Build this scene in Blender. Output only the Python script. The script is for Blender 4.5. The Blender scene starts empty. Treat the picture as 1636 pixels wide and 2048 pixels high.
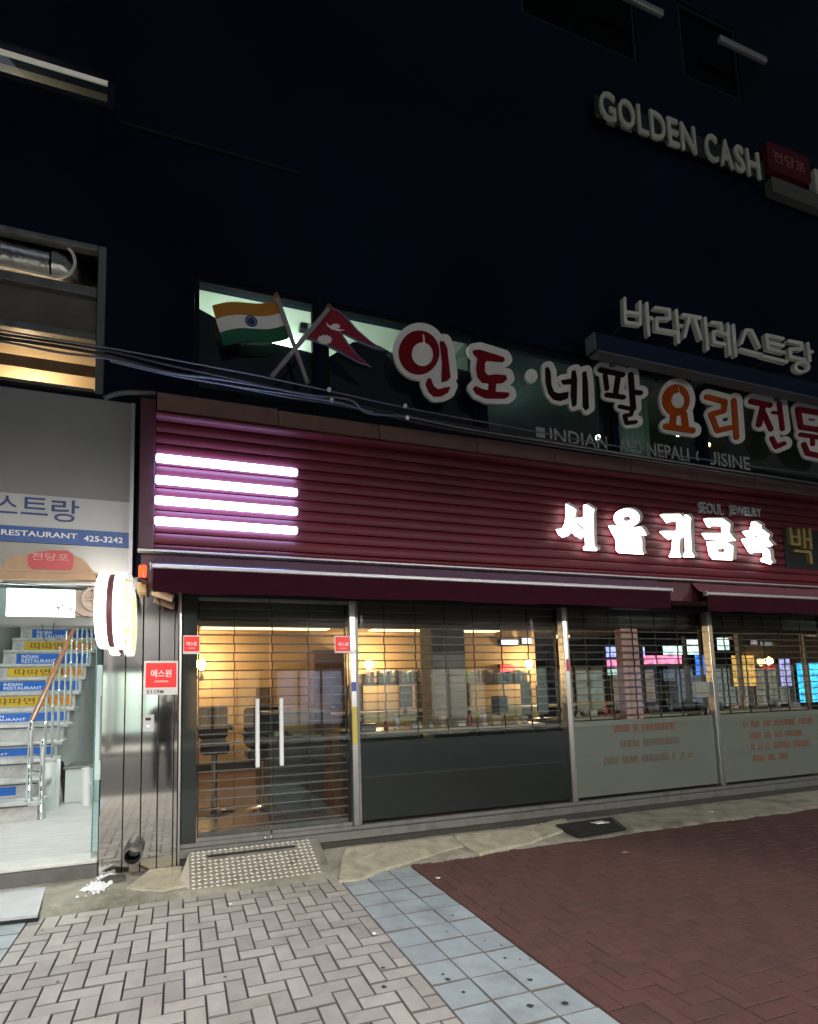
import bpy, math, random
from mathutils import Matrix, Vector
import numpy as np
random.seed(7)
R = math.radians
SC = bpy.context.scene
COL = SC.collection

# ------------------------------------------------------------------ camera
CAM_H, CAM_D = 1.58, 5.2574            # eye height, distance to the facade plane y = 0
FPX = 1075.947                         # focal length in pixels of the 1636 x 2048 photograph
PPX, PPY = 718.0, 1270.0               # principal point of the (cropped) photograph
def _n(v): return v / np.linalg.norm(v)
_ex = _n(np.array([3962 - PPX, 1301 - PPY, FPX]))          # vanishing point of the facade direction
_ey0 = _n(np.array([360 - PPX, 1389 - PPY, FPX]))          # vanishing point of the depth direction
_ez = _n(np.cross(_ex, _ey0));  _ez = -_ez if _ez[1] > 0 else _ez
_ey = np.cross(_ez, _ex);       _ey = -_ey if _ey @ _ey0 < 0 else _ey
RM = np.array([_ex, _ey, _ez])
CPOS = np.array([0.0, -CAM_D, CAM_H])
def _ray(x, y): return RM @ np.array([x - PPX, y - PPY, FPX])
def P(x, y, Y=0.0):                    # photo point -> place on the vertical plane y = Y
    r = _ray(x, y); return CPOS + r * ((Y - CPOS[1]) / r[1])
def G(x, y, Z=0.0):                    # photo point -> place on the horizontal plane z = Z
    r = _ray(x, y); return CPOS + r * ((Z - CPOS[2]) / r[2])
def PX(x, y, X):                       # photo point -> place on the plane x = X
    r = _ray(x, y); return CPOS + r * ((X - CPOS[0]) / r[0])

cam_d = bpy.data.cameras.new('camera'); cam = bpy.data.objects.new('camera', cam_d); COL.objects.link(cam)
m = np.array([RM[:, 0], -RM[:, 1], -RM[:, 2]]).T
cam.matrix_world = Matrix([[*m[0], CPOS[0]], [*m[1], CPOS[1]], [*m[2], CPOS[2]], [0, 0, 0, 1]])
cam_d.sensor_width = 36.0; cam_d.sensor_fit = 'AUTO'
cam_d.lens = FPX * 36.0 / 2048.0
cam_d.shift_x = (818 - PPX) / 2048.0; cam_d.shift_y = (PPY - 1024) / 2048.0
cam_d.clip_start = 0.05; cam_d.clip_end = 600
SC.camera = cam

# ------------------------------------------------------------------ world, moonlight, exposure
W = bpy.data.worlds.new('World'); SC.world = W; W.use_nodes = True
wn = W.node_tree.nodes; wl = W.node_tree.links
sky = wn.new('ShaderNodeTexSky'); sky.sky_type = 'NISHITA'; sky.sun_disc = False
sky.sun_elevation = R(-1.0); sky.sun_rotation = R(200)
bg = wn['Background']; bg.inputs['Strength'].default_value = 0.15
wl.new(sky.outputs[0], bg.inputs['Color'])
sun_d = bpy.data.lights.new('sun', 'SUN'); sun_d.energy = 0.02; sun_d.angle = R(12); sun_d.color = (.75, .85, 1)
sun = bpy.data.objects.new('sun', sun_d); COL.objects.link(sun); sun.rotation_euler = (R(48), 0, R(-20))
vs = SC.view_settings; vs.view_transform = 'Standard'; vs.look = 'None'; vs.exposure = 0.6; vs.gamma = 1.0
vs.use_curve_mapping = False
SC.render.engine = 'CYCLES'
SC.cycles.max_bounces = 10; SC.cycles.transparent_max_bounces = 24
SC.cycles.sample_clamp_indirect = 6.0

# ------------------------------------------------------------------ helpers
MATS = {}
def mat(name, base=(.5, .5, .5), rough=.6, metal=0.0, var=0.0, vscale=6.0, bump=0.0, bscale=40.0, emit=None, es=0.0,
        rnd=0.0, spec=.5, coat=0.0, stretch=None, dirt=None, dscale=3.0, damt=.5):
    if name in MATS: return MATS[name]
    mt = bpy.data.materials.new(name); mt.use_nodes = True; MATS[name] = mt
    nt = mt.node_tree; N = nt.nodes; L = nt.links; b = N['Principled BSDF']
    b.inputs['Roughness'].default_value = rough; b.inputs['Metallic'].default_value = metal
    b.inputs['Specular IOR Level'].default_value = spec
    b.inputs['Coat Weight'].default_value = coat
    b.inputs['Base Color'].default_value = (*base, 1)
    src = None
    if var or bump or dirt:
        tc = N.new('ShaderNodeTexCoord'); mp = N.new('ShaderNodeMapping'); L.new(tc.outputs['Object'], mp.inputs[0])
        if rnd:
            oi0 = N.new('ShaderNodeObjectInfo'); L.new(oi0.outputs['Location'], mp.inputs['Location'])
        if stretch: mp.inputs['Scale'].default_value = stretch
    if var:
        nz = N.new('ShaderNodeTexNoise'); nz.inputs['Scale'].default_value = vscale; nz.inputs['Detail'].default_value = 6
        L.new(mp.outputs[0], nz.inputs['Vector'])
        mr = N.new('ShaderNodeMapRange'); mr.inputs[1].default_value = .25; mr.inputs[2].default_value = .75
        mr.inputs[3].default_value = 1 - var; mr.inputs[4].default_value = 1 + var
        L.new(nz.outputs['Fac'], mr.inputs[0])
        mx = N.new('ShaderNodeMix'); mx.data_type = 'RGBA'; mx.blend_type = 'MULTIPLY'; mx.inputs[0].default_value = 1
        mx.inputs[6].default_value = (*base, 1); L.new(mr.outputs[0], mx.inputs[7]); src = mx.outputs[2]
    if rnd:
        oi = N.new('ShaderNodeObjectInfo'); mr2 = N.new('ShaderNodeMapRange')
        mr2.inputs[3].default_value = 1 - rnd; mr2.inputs[4].default_value = 1 + rnd
        L.new(oi.outputs['Random'], mr2.inputs[0])
        mx2 = N.new('ShaderNodeMix'); mx2.data_type = 'RGBA'; mx2.blend_type = 'MULTIPLY'; mx2.inputs[0].default_value = 1
        if src: L.new(src, mx2.inputs[6])
        else: mx2.inputs[6].default_value = (*base, 1)
        L.new(mr2.outputs[0], mx2.inputs[7]); src = mx2.outputs[2]
    if dirt:
        n3 = N.new('ShaderNodeTexNoise'); n3.inputs['Scale'].default_value = dscale; n3.inputs['Detail'].default_value = 8
        n3.inputs['Roughness'].default_value = .65
        L.new(mp.outputs[0], n3.inputs['Vector'])
        cr = N.new('ShaderNodeMapRange'); cr.inputs[1].default_value = .5; cr.inputs[2].default_value = .72
        cr.inputs[3].default_value = 0; cr.inputs[4].default_value = damt
        L.new(n3.outputs['Fac'], cr.inputs[0])
        mx3 = N.new('ShaderNodeMix'); mx3.data_type = 'RGBA'
        L.new(cr.outputs[0], mx3.inputs[0])
        if src: L.new(src, mx3.inputs[6])
        else: mx3.inputs[6].default_value = (*base, 1)
        mx3.inputs[7].default_value = (*dirt, 1); src = mx3.outputs[2]
    if src: L.new(src, b.inputs['Base Color'])
    if bump:
        n2 = N.new('ShaderNodeTexNoise'); n2.inputs['Scale'].default_value = bscale; n2.inputs['Detail'].default_value = 4
        L.new(mp.outputs[0], n2.inputs['Vector'])
        bp = N.new('ShaderNodeBump'); bp.inputs['Strength'].default_value = bump; bp.inputs['Distance'].default_value = .02
        L.new(n2.outputs['Fac'], bp.inputs['Height']); L.new(bp.outputs[0], b.inputs['Normal'])
    if emit:
        b.inputs['Emission Color'].default_value = (*emit, 1); b.inputs['Emission Strength'].default_value = es
    return mt
def glass(name, tint=(.9, .95, .93), refl=1.0, rough=.0):
    if name in MATS: return MATS[name]
    mt = bpy.data.materials.new(name); mt.use_nodes = True; MATS[name] = mt
    nt = mt.node_tree; N = nt.nodes; L = nt.links; N.remove(N['Principled BSDF']); out = N['Material Output']
    tr = N.new('ShaderNodeBsdfTransparent'); tr.inputs[0].default_value = (*tint, 1)
    gl = N.new('ShaderNodeBsdfGlossy'); gl.inputs['Roughness'].default_value = rough
    fr = N.new('ShaderNodeFresnel'); fr.inputs[0].default_value = 1.52
    ge = N.new('ShaderNodeNewGeometry')
    s = N.new('ShaderNodeMapRange'); s.inputs[3].default_value = refl; s.inputs[4].default_value = 0.0
    L.new(ge.outputs['Backfacing'], s.inputs[0])
    mu = N.new('ShaderNodeMath'); mu.operation = 'MULTIPLY'; mu.use_clamp = True
    L.new(fr.outputs[0], mu.inputs[0]); L.new(s.outputs[0], mu.inputs[1])
    mx = N.new('ShaderNodeMixShader'); L.new(mu.outputs[0], mx.inputs[0]); L.new(tr.outputs[0], mx.inputs[1]); L.new(gl.outputs[0], mx.inputs[2])
    L.new(mx.outputs[0], out.inputs[0]); return mt
def film(name, col, trans=.6, clear=.15, gloss=True):      # frosted film: scatters light from both sides
    if name in MATS: return MATS[name]
    mt = bpy.data.materials.new(name); mt.use_nodes = True; MATS[name] = mt
    nt = mt.node_tree; N = nt.nodes; L = nt.links; N.remove(N['Principled BSDF']); out = N['Material Output']
    d = N.new('ShaderNodeBsdfDiffuse'); d.inputs[0].default_value = (*col, 1)
    t = N.new('ShaderNodeBsdfTranslucent'); t.inputs[0].default_value = (*col, 1)
    a = N.new('ShaderNodeMixShader'); a.inputs[0].default_value = trans; L.new(d.outputs[0], a.inputs[1]); L.new(t.outputs[0], a.inputs[2])
    tp = N.new('ShaderNodeBsdfTransparent')
    c = N.new('ShaderNodeMixShader'); c.inputs[0].default_value = clear; L.new(a.outputs[0], c.inputs[1]); L.new(tp.outputs[0], c.inputs[2])
    L.new(c.outputs[0], out.inputs[0]); return mt
def glow(name, col, s): return mat(name, col, .5, emit=col, es=s)

class MB:
    def __init__(s): s.v = []; s.f = []; s.sm = []
    def add(s, vs_, fs_, smooth=False):
        o = len(s.v); s.v += [tuple(map(float, v)) for v in vs_]
        for f in fs_: s.f.append(tuple(i + o for i in f)); s.sm.append(smooth)
        return s
    def box(s, x0, x1, y0, y1, z0, z1, ch=0.0):
        if x0 > x1: x0, x1 = x1, x0
        if y0 > y1: y0, y1 = y1, y0
        if z0 > z1: z0, z1 = z1, z0
        if ch <= 0:
            return s.add([(x0,y0,z0),(x1,y0,z0),(x1,y1,z0),(x0,y1,z0),(x0,y0,z1),(x1,y0,z1),(x1,y1,z1),(x0,y1,z1)],
                  [(0,3,2,1),(4,5,6,7),(0,1,5,4),(1,2,6,5),(2,3,7,6),(3,0,4,7)])
        c = min(ch, (x1-x0)*.45, (y1-y0)*.45, (z1-z0)*.45)      # box with every edge chamfered
        vs_ = []; idx = {}
        for i, x in enumerate((x0, x1)):
            for j, y in enumerate((y0, y1)):
                for k, z in enumerate((z0, z1)):
                    sx = c if i == 0 else -c; sy = c if j == 0 else -c; sz = c if k == 0 else -c
                    idx[i,j,k,'x'] = len(vs_); vs_.append((x, y+sy, z+sz))
                    idx[i,j,k,'y'] = len(vs_); vs_.append((x+sx, y, z+sz))
                    idx[i,j,k,'z'] = len(vs_); vs_.append((x+sx, y+sy, z))
        F = []
        I = lambda i,j,k,a: idx[i,j,k,a]
        F += [[I(0,0,0,'x'),I(0,0,1,'x'),I(0,1,1,'x'),I(0,1,0,'x')],[I(1,0,0,'x'),I(1,1,0,'x'),I(1,1,1,'x'),I(1,0,1,'x')]]
        F += [[I(0,0,0,'y'),I(1,0,0,'y'),I(1,0,1,'y'),I(0,0,1,'y')],[I(0,1,0,'y'),I(0,1,1,'y'),I(1,1,1,'y'),I(1,1,0,'y')]]
        F += [[I(0,0,0,'z'),I(0,1,0,'z'),I(1,1,0,'z'),I(1,0,0,'z')],[I(0,0,1,'z'),I(1,0,1,'z'),I(1,1,1,'z'),I(0,1,1,'z')]]
        for i in (0,1):
            for j in (0,1): F.append([I(i,j,0,'x'),I(i,j,1,'x'),I(i,j,1,'y'),I(i,j,0,'y')] if (i==j) else [I(i,j,0,'y'),I(i,j,1,'y'),I(i,j,1,'x'),I(i,j,0,'x')])
            for k in (0,1): F.append([I(i,0,k,'z'),I(i,1,k,'z'),I(i,1,k,'x'),I(i,0,k,'x')] if (i!=k) else [I(i,0,k,'x'),I(i,1,k,'x'),I(i,1,k,'z'),I(i,0,k,'z')])
        for j in (0,1):
            for k in (0,1): F.append([I(0,j,k,'y'),I(1,j,k,'y'),I(1,j,k,'z'),I(0,j,k,'z')] if (j!=k) else [I(0,j,k,'z'),I(1,j,k,'z'),I(1,j,k,'y'),I(0,j,k,'y')])
        for i in (0,1):
            for j in (0,1):
                for k in (0,1):
                    t = [I(i,j,k,'x'),I(i,j,k,'y'),I(i,j,k,'z')]
                    F.append(t if (i+j+k) % 2 == 0 else t[::-1])
        return s.add(vs_, F)
    def prism(s, pts, a, b, axis='y'):                   # closed outline in the two other axes, extruded a..b
        n = len(pts)
        def mk(p, t):
            return {'y': (p[0], t, p[1]), 'z': (p[0], p[1], t), 'x': (t, p[0], p[1])}[axis]
        vs_ = [mk(p, a) for p in pts] + [mk(p, b) for p in pts]
        return s.add(vs_, [tuple(range(n)), tuple(range(2*n-1, n-1, -1))] + [(i, i+n, (i+1) % n + n, (i+1) % n) for i in range(n)])
    def tube(s, pts, r, n=10, caps=True):
        pts = [Vector(p) for p in pts]; rs = r if isinstance(r, (list, tuple)) else [r]*len(pts)
        rings = []; up = None
        for i, p in enumerate(pts):
            d = (pts[min(i+1, len(pts)-1)] - pts[max(i-1, 0)]).normalized()
            if up is None: up = Vector((0,0,1)) if abs(d.z) < .9 else Vector((1,0,0))
            a = d.cross(up).normalized(); b = a.cross(d).normalized(); up = b
            rings.append([p + (a*math.cos(2*math.pi*k/n) + b*math.sin(2*math.pi*k/n))*rs[i] for k in range(n)])
        vs_ = [v for q in rings for v in q]; F = []
        for i in range(len(rings)-1):
            for k in range(n):
                F.append((i*n+k, i*n+(k+1) % n, (i+1)*n+(k+1) % n, (i+1)*n+k))
        s.add(vs_, F, True)
        if caps:
            s.add(rings[0], [tuple(range(n))[::-1]]); s.add(rings[-1], [tuple(range(n))])
        return s
    def lathe(s, prof, c, axis='z', n=28):               # prof: (radius, height) pairs
        vs_ = []; F = []
        for (r, h) in prof:
            for k in range(n):
                a = 2*math.pi*k/n; u, w = r*math.cos(a), r*math.sin(a)
                vs_.append({'z': (c[0]+u, c[1]+w, c[2]+h), 'x': (c[0]+h, c[1]+u, c[2]+w), 'y': (c[0]+u, c[1]+h, c[2]+w)}[axis])
        for i in range(len(prof)-1):
            for k in range(n): F.append((i*n+k, i*n+(k+1) % n, (i+1)*n+(k+1) % n, (i+1)*n+k))
        return s.add(vs_, F, True)
    def grid(s, fn, nu, nv, smooth=True):
        vs_ = [fn(i/nu, j/nv) for j in range(nv+1) for i in range(nu+1)]
        return s.add(vs_, [(j*(nu+1)+i, j*(nu+1)+i+1, (j+1)*(nu+1)+i+1, (j+1)*(nu+1)+i) for j in range(nv) for i in range(nu)], smooth)
    def mesh(s, name):
        v = np.array(s.v); c = (v.min(0) + v.max(0)) / 2
        me = bpy.data.meshes.new(name); me.from_pydata((v - c).tolist(), [], s.f)
        me.polygons.foreach_set('use_smooth', s.sm); me.update()
        return me, c

WLOC = {}
def link(o, parent=None, loc=(0, 0, 0)):
    COL.objects.link(o); o.parent = parent
    pl = WLOC.get(parent.name, np.zeros(3)) if parent else np.zeros(3)
    loc = np.array(loc, float); o.location = (loc - pl).tolist(); WLOC[o.name] = loc
    return o
def build(mb, name, mt, parent=None):
    me, c = mb.mesh(name); me.materials.append(mt)
    import bmesh
    bm = bmesh.new(); bm.from_mesh(me); bmesh.ops.recalc_face_normals(bm, faces=bm.faces); bm.to_mesh(me); bm.free()
    return link(bpy.data.objects.new(name, me), parent, c)
def tag(o, label=None, cat=None, group=None, kind=None):
    if label: o['label'] = label
    if cat: o['category'] = cat
    if group: o['group'] = group
    if kind: o['kind'] = kind
    return o
def thing(name, label, cat, loc=(0, 0, 0), group=None):
    return tag(link(bpy.data.objects.new(name, None), None, loc), label, cat, group)
def bx(name, mt, parent, x0, x1, y0, y1, z0, z1, ch=0.0):
    return build(MB().box(x0, x1, y0, y1, z0, z1, ch), name, mt, parent)
def struct(o): o['kind'] = 'structure'; return o

# ---- lettering: outlines drawn as strokes and polygons, merged through a distance field
def _seg(px, py, a, b):
    ax, ay = a; bx_, by = b; dx, dy = bx_-ax, by-ay; l = dx*dx+dy*dy
    t = np.clip(((px-ax)*dx + (py-ay)*dy) / l, 0, 1) if l > 1e-9 else 0*px
    return np.hypot(px-ax-t*dx, py-ay-t*dy)
def _field(shapes, px, py):
    F = np.full(px.shape, 1e3); cut = []
    for sh in shapes:
        k = sh[0]
        if k in 'sS':
            d = np.full(px.shape, 1e3)
            pts = sh[1]
            for a, b in zip(pts[:-1], pts[1:]): d = np.minimum(d, _seg(px, py, a, b))
            d -= sh[2] / 2
        elif k in 'pP':
            pts = sh[1]; d = np.full(px.shape, 1e3); ins = np.zeros(px.shape, bool)
            for a, b in zip(pts, pts[1:] + pts[:1]):
                d = np.minimum(d, _seg(px, py, a, b))
                if a[1] != b[1]:
                    c = ((a[1] > py) != (b[1] > py)) & (px < (b[0]-a[0])*(py-a[1])/(b[1]-a[1]) + a[0]); ins ^= c
            d = np.where(ins, -d, d)
        elif k in 'eE':
            cx, cy, rx, ry = sh[1]; d = (np.hypot((px-cx)/rx, (py-cy)/ry) - 1) * min(rx, ry)
        if k.isupper(): cut.append(d)
        else: F = np.minimum(F, d)
    return F, cut
def contours(shapes, grow=0.0, step=3.0, fill_cuts=False):
    xs, ys = [], []
    for sh in shapes:
        if sh[0] in 'eE': xs += [sh[1][0]-sh[1][2], sh[1][0]+sh[1][2]]; ys += [sh[1][1]-sh[1][3], sh[1][1]+sh[1][3]]
        else:
            w = sh[2]/2 if sh[0] in 'sS' else 0
            xs += [p[0]-w for p in sh[1]] + [p[0]+w for p in sh[1]]; ys += [p[1]-w for p in sh[1]] + [p[1]+w for p in sh[1]]
    g = grow + 3*step
    gx = np.arange(min(xs)-g, max(xs)+g+step, step); gy = np.arange(min(ys)-g, max(ys)+g+step, step)
    px, py = np.meshgrid(gx, gy); F, cut = _field(shapes, px, py); F = F - grow
    if not fill_cuts:
        for c in cut: F = np.maximum(F, -c)
    F = np.where(np.abs(F) < 1e-6, 1e-6, F)
    segs = {}
    def cross(i0, j0, i1, j1):
        a, b = F[j0, i0], F[j1, i1]; t = a/(a-b)
        return (gx[i0]+t*(gx[i1]-gx[i0]), gy[j0]+t*(gy[j1]-gy[j0]))
    ins = F < 0
    act = (ins[:-1,:-1].astype(int)+ins[1:,:-1]+ins[:-1,1:]+ins[1:,1:])
    pos = {}
    for j, i in zip(*np.where((act > 0) & (act < 4))):
        cs = [(i,j),(i+1,j),(i+1,j+1),(i,j+1)]; b = [ins[c[1],c[0]] for c in cs]
        ed = []
        for k in range(4):
            if b[k] != b[(k+1) % 4]:
                key = tuple(sorted((cs[k], cs[(k+1) % 4])))
                pos[key] = cross(*key[0], *key[1]); ed.append((key, b[k]))
        st = [e for e, inside in ed if inside]; en = [e for e, inside in ed if not inside]
        if len(st) == 1: segs[st[0]] = en[0]
        else:
            ks = [e for e, _ in ed]
            for q in range(4):
                if ed[q][1]: segs[ks[q]] = ks[(q+1) % 4]
    out = []
    while segs:
        k0 = next(iter(segs)); k = k0; loop = []
        while k in segs: loop.append(pos[k]); k = segs.pop(k)
        if len(loop) > 5:
            sm = loop
            for _ in range(1):
                sm = [((sm[q-1][0]+2*sm[q][0]+sm[(q+1) % len(sm)][0])/4, (sm[q-1][1]+2*sm[q][1]+sm[(q+1) % len(sm)][1])/4) for q in range(len(sm))]
            out.append(sm)
    return out
def curve_mesh(loops, e, bevel=0.0):
    cu = bpy.data.curves.new('tmp', 'CURVE'); cu.dimensions = '2D'; cu.fill_mode = 'BOTH'; cu.extrude = e; cu.bevel_depth = bevel
    for lp in loops:
        sp = cu.splines.new('POLY'); sp.points.add(len(lp)-1)
        for q, (a, b) in zip(sp.points, lp): q.co = (a, b, 0, 1)
        sp.use_cyclic_u = True
    ob = bpy.data.objects.new('tmp', cu); COL.objects.link(ob)
    dg = bpy.context.evaluated_depsgraph_get(); me = bpy.data.meshes.new_from_object(ob.evaluated_get(dg))
    vs_ = [v.co.copy() for v in me.vertices]; fs_ = [tuple(p.vertices) for p in me.polygons]
    bpy.data.objects.remove(ob); bpy.data.curves.remove(cu); bpy.data.meshes.remove(me)
    return vs_, fs_
def glyph(shapes, name, mt, parent, Y, depth, off=(0, 0), sc=1.0, grow=0.0, step=3.0, bevel=0.0, fill_cuts=False):
    """letter drawn over a zoomed crop (off, sc) and set on the plane y = Y, its front depth in front of Y"""
    lps = []
    for lp in contours(shapes, grow, step, fill_cuts):
        q = [P(off[0]+a/sc, off[1]+b/sc, Y) for a, b in lp]; lps.append([(w[0], w[2]) for w in q])
    vs_, fs_ = curve_mesh(lps, depth/2, bevel)
    mb = MB(); mb.add([(v.x, Y - depth/2 - v.z, v.y) for v in vs_], fs_)
    return build(mb, name, mt, parent)
def text_mb(s, bold=0.0, ext=.5, space=1.0):
    cu = bpy.data.curves.new('tmp', 'FONT'); cu.body = s; cu.offset = bold; cu.extrude = ext; cu.space_character = space
    cu.resolution_u = 3
    ob = bpy.data.objects.new('tmp', cu); COL.objects.link(ob)
    dg = bpy.context.evaluated_depsgraph_get(); me = bpy.data.meshes.new_from_object(ob.evaluated_get(dg))
    v = np.array([q.co[:] for q in me.vertices]); fs_ = [tuple(p.vertices) for p in me.polygons]
    bpy.data.objects.remove(ob); bpy.data.curves.remove(cu); bpy.data.meshes.remove(me)
    lo, hi = v.min(0), v.max(0); v = (v - lo) / np.maximum(hi - lo, 1e-6)
    return v, fs_
def text(s, name, mt, parent, x0, x1, z0, z1, Y, depth=.004, bold=0.0, space=1.0):
    """lettering filling the rectangle x0..x1, z0..z1 with its front at y = Y - depth"""
    v, fs_ = text_mb(s, bold, .5, space)
    mb = MB(); mb.add([(x0+q[0]*(x1-x0), Y - q[2]*depth, z0+q[1]*(z1-z0)) for q in v], fs_)
    return build(mb, name, mt, parent)
def rect(xa, ya, xb, yb, Y):           # photo box -> world x0, x1, z0, z1 on the plane y = Y
    a = P(xa, ya, Y); b = P(xb, yb, Y); c = P(xa, yb, Y); d = P(xb, ya, Y)
    return (a[0]+c[0])/2, (b[0]+d[0])/2, min(b[2], c[2]), max(a[2], d[2])

# ================================================================== materials
M_paver = mat('paver_grey', (.355, .338, .312), .82, var=.10, vscale=9, bump=.35, bscale=160, rnd=.13, dirt=(.17, .155, .135), dscale=1.6, damt=.55)
M_tile = mat('tile_bluegrey', (.31, .36, .385), .8, var=.10, vscale=8, bump=.3, bscale=150, rnd=.10, dirt=(.12, .125, .125), dscale=2.2, damt=.55)
M_red = mat('paver_red', (.105, .045, .038), .85, var=.16, vscale=9, bump=.4, bscale=140, rnd=.07, dirt=(.06, .045, .04), dscale=4, damt=.5)
M_joint = mat('joint_sand', (.05, .048, .045), .95, var=.3, vscale=30)
M_asph = mat('asphalt', (.05, .05, .052), .9, var=.2, vscale=30, bump=.4, bscale=200)
M_conc = mat('old_concrete', (.33, .315, .255), .92, var=.30, vscale=6, bump=1.0, bscale=90, dirt=(.09, .085, .06), dscale=2.6, damt=.8)
M_kerb = mat('kerb_stone', (.3, .3, .29), .85, var=.15, vscale=20)
M_gum = mat('gum_spot', (.035, .035, .035), .8)
M_navy = mat('navy_cladding', (.0034, .0080, .025), .65, var=.6, vscale=.45, spec=.10, dirt=(.004, .016, .026), dscale=.5, damt=.8)
M_navy2 = mat('navy_trim', (.008, .012, .022), .6, spec=.2)
M_dark = mat('black_frame', (.012, .013, .016), .4)
M_steel = mat('brushed_steel', (.55, .55, .54), .32, metal=1.0, var=.1, vscale=14, stretch=(1, 1, .05))
M_steel_d = mat('dull_steel', (.22, .22, .215), .45, metal=.7, var=.12, vscale=9, dirt=(.1, .09, .07), dscale=6, damt=.5)
M_chrome = mat('chrome', (.8, .8, .8), .12, metal=1.0)
M_mirror = mat('polished_panel', (.62, .60, .57), .06, metal=1.0, bump=.012, bscale=3.0, stretch=(1, 1, .35))
M_maroon = mat('maroon_slat', (.115, .0115, .021), .5, var=.22, vscale=3, spec=.35, stretch=(.25, 1, 1), dirt=(.05, .012, .016), dscale=2.5, damt=.5)
M_maroon_t = mat('maroon_trim', (.07, .011, .022), .5, var=.12, vscale=4)
M_cap = mat('brown_cap', (.17, .095, .08), .6, var=.15, vscale=5, dirt=(.06, .05, .045), dscale=3, damt=.5)
M_white = mat('white_acrylic', (.88, .88, .87), .45, var=.04, vscale=6)
M_redp = mat('red_acrylic', (.20, .006, .012), .6, spec=.15)
M_dkred = mat('dark_plum_acrylic', (.016, .003, .007), .6, spec=.15)
M_orange = mat('orange_acrylic', (.46, .085, .010), .6, spec=.15)
M_alu = mat('pale_aluminium', (.42, .42, .44), .45, metal=.6)
M_cable = mat('black_cable', (.02, .02, .022), .45)
M_cablew = mat('grey_cable', (.13, .13, .15), .45)
M_frost = film('frosted_film', (.47, .50, .46), .5, .06)
M_frostd = film('shaded_film', (.060, .075, .077), .4, .12)  # same frosted film, the darkness behind it put into its colour
G_shop = glass('shop_glass', (.88, .90, .89), 2.0, .008)
G_win = glass('window_glass', (.86, .93, .91), 1.3)
G_door = glass('green_door_glass', (.80, .90, .89), 1.2)

# ================================================================== ground, road, paving
XL, XM, XR = -1.015, 1.287, 1.970         # paving borders: grey pavers | square tiles | red pavers
YE = -0.655                                # where the paving meets the concrete apron
s_ = .1052; T_ = .2277
struct(bx('ground', M_joint, None, -60, 60, -4.2, .25, -.30, -.032))
struct(bx('road', M_asph, None, -60, 60, -11.9, -4.2, -.32, -.14))
struct(bx('pavement', M_kerb, None, -60, 60, -60, -11.9, -.32, -.02))
kb = struct(bx('kerb', M_kerb, None, -60, 60, -4.32, -4.12, -.20, .002, .012))
struct(bx('side_street', M_asph, None, 11.4, 60, .25, 40, -.32, -.06))
struct(bx('terrain', M_asph, None, -300, 300, -300, 300, -.6, -.35))

M_rim = mat('dirty_joint', (.13, .123, .115), .95); M_rimr = mat('red_joint', (.078, .040, .034), .95)
def paver_mesh(name, w, d, mt, h=.045, ch=.004, gap=.0028):
    x, y = w/2-gap, d/2-gap; a, b = x-ch, y-ch
    vs_ = [(-x,-y,-h),(x,-y,-h),(x,y,-h),(-x,y,-h),(-x,-y,-ch),(x,-y,-ch),(x,y,-ch),(-x,y,-ch),(-a,-b,0),(a,-b,0),(a,b,0),(-a,b,0)]
    fs_ = [(8,9,10,11)] + [(i,(i+1)%4,(i+1)%4+4,i+4) for i in range(4)] + [(i+4,(i+1)%4+4,(i+1)%4+8,i+8) for i in range(4)]
    me = bpy.data.meshes.new(name); me.from_pydata(vs_, [], fs_); me.materials.append(mt); me.materials.append(M_rim if mt is not M_red else M_rimr)
    me.polygons.foreach_set('material_index', [0]+[1]*8); me.update(); return me
def proj(w):
    c = RM.T @ (np.array(w, float) - CPOS)
    return (c[0]/c[2]*FPX+PPX, c[1]/c[2]*FPX+PPY) if c[2] > .05 else (1e5, 1e5)
def in_frame(x, y, pad=60):
    u, v = proj((x, y, 0)); return -pad < u < 1636+pad and v < 2048+pad
SHARED = {}
def lay(cells, name, mt, parent, stuff_name, limit=300):
    """cells: (x0, x1, y0, y1). The nearest in view become objects, the others one joined part"""
    vis = [c for c in cells if in_frame((c[0]+c[1])/2, (c[2]+c[3])/2)]
    key = lambda c: math.hypot((c[0]+c[1])/2, (c[2]+c[3])/2 + CAM_D)
    vis.sort(key=key); near = set(vis[:limit]); rest = MB()
    for c in cells:
        w, d = c[1]-c[0], c[3]-c[2]
        if w < .022 or d < .022: continue
        k = (name, round(w, 3), round(d, 3))
        if k not in SHARED: SHARED[k] = paver_mesh(name, w, d, mt)
        me = SHARED[k]; dz = random.uniform(-.0032, .0028); tx, ty = random.gauss(0, .007), random.gauss(0, .007)
        cx, cy = (c[0]+c[1])/2, (c[2]+c[3])/2
        if c in near:
            o = bpy.data.objects.new(name, me); link(o, parent, (cx, cy, dz)); o.rotation_euler = (tx, ty, random.gauss(0, .003))
        else:
            rest.add([(v.co.x+cx, v.co.y+cy, v.co.z+dz+v.co.x*ty+v.co.y*tx) for v in me.vertices], [tuple(p.vertices) for p in me.polygons])
    if rest.v:
        o = tag(build(rest, stuff_name, mt, parent), kind='stuff'); o.data.materials.append(M_rim if mt is not M_red else M_rimr)
        o.data.polygons.foreach_set('material_index', [0 if p.normal.z > .9 else 1 for p in o.data.polygons])
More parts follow.
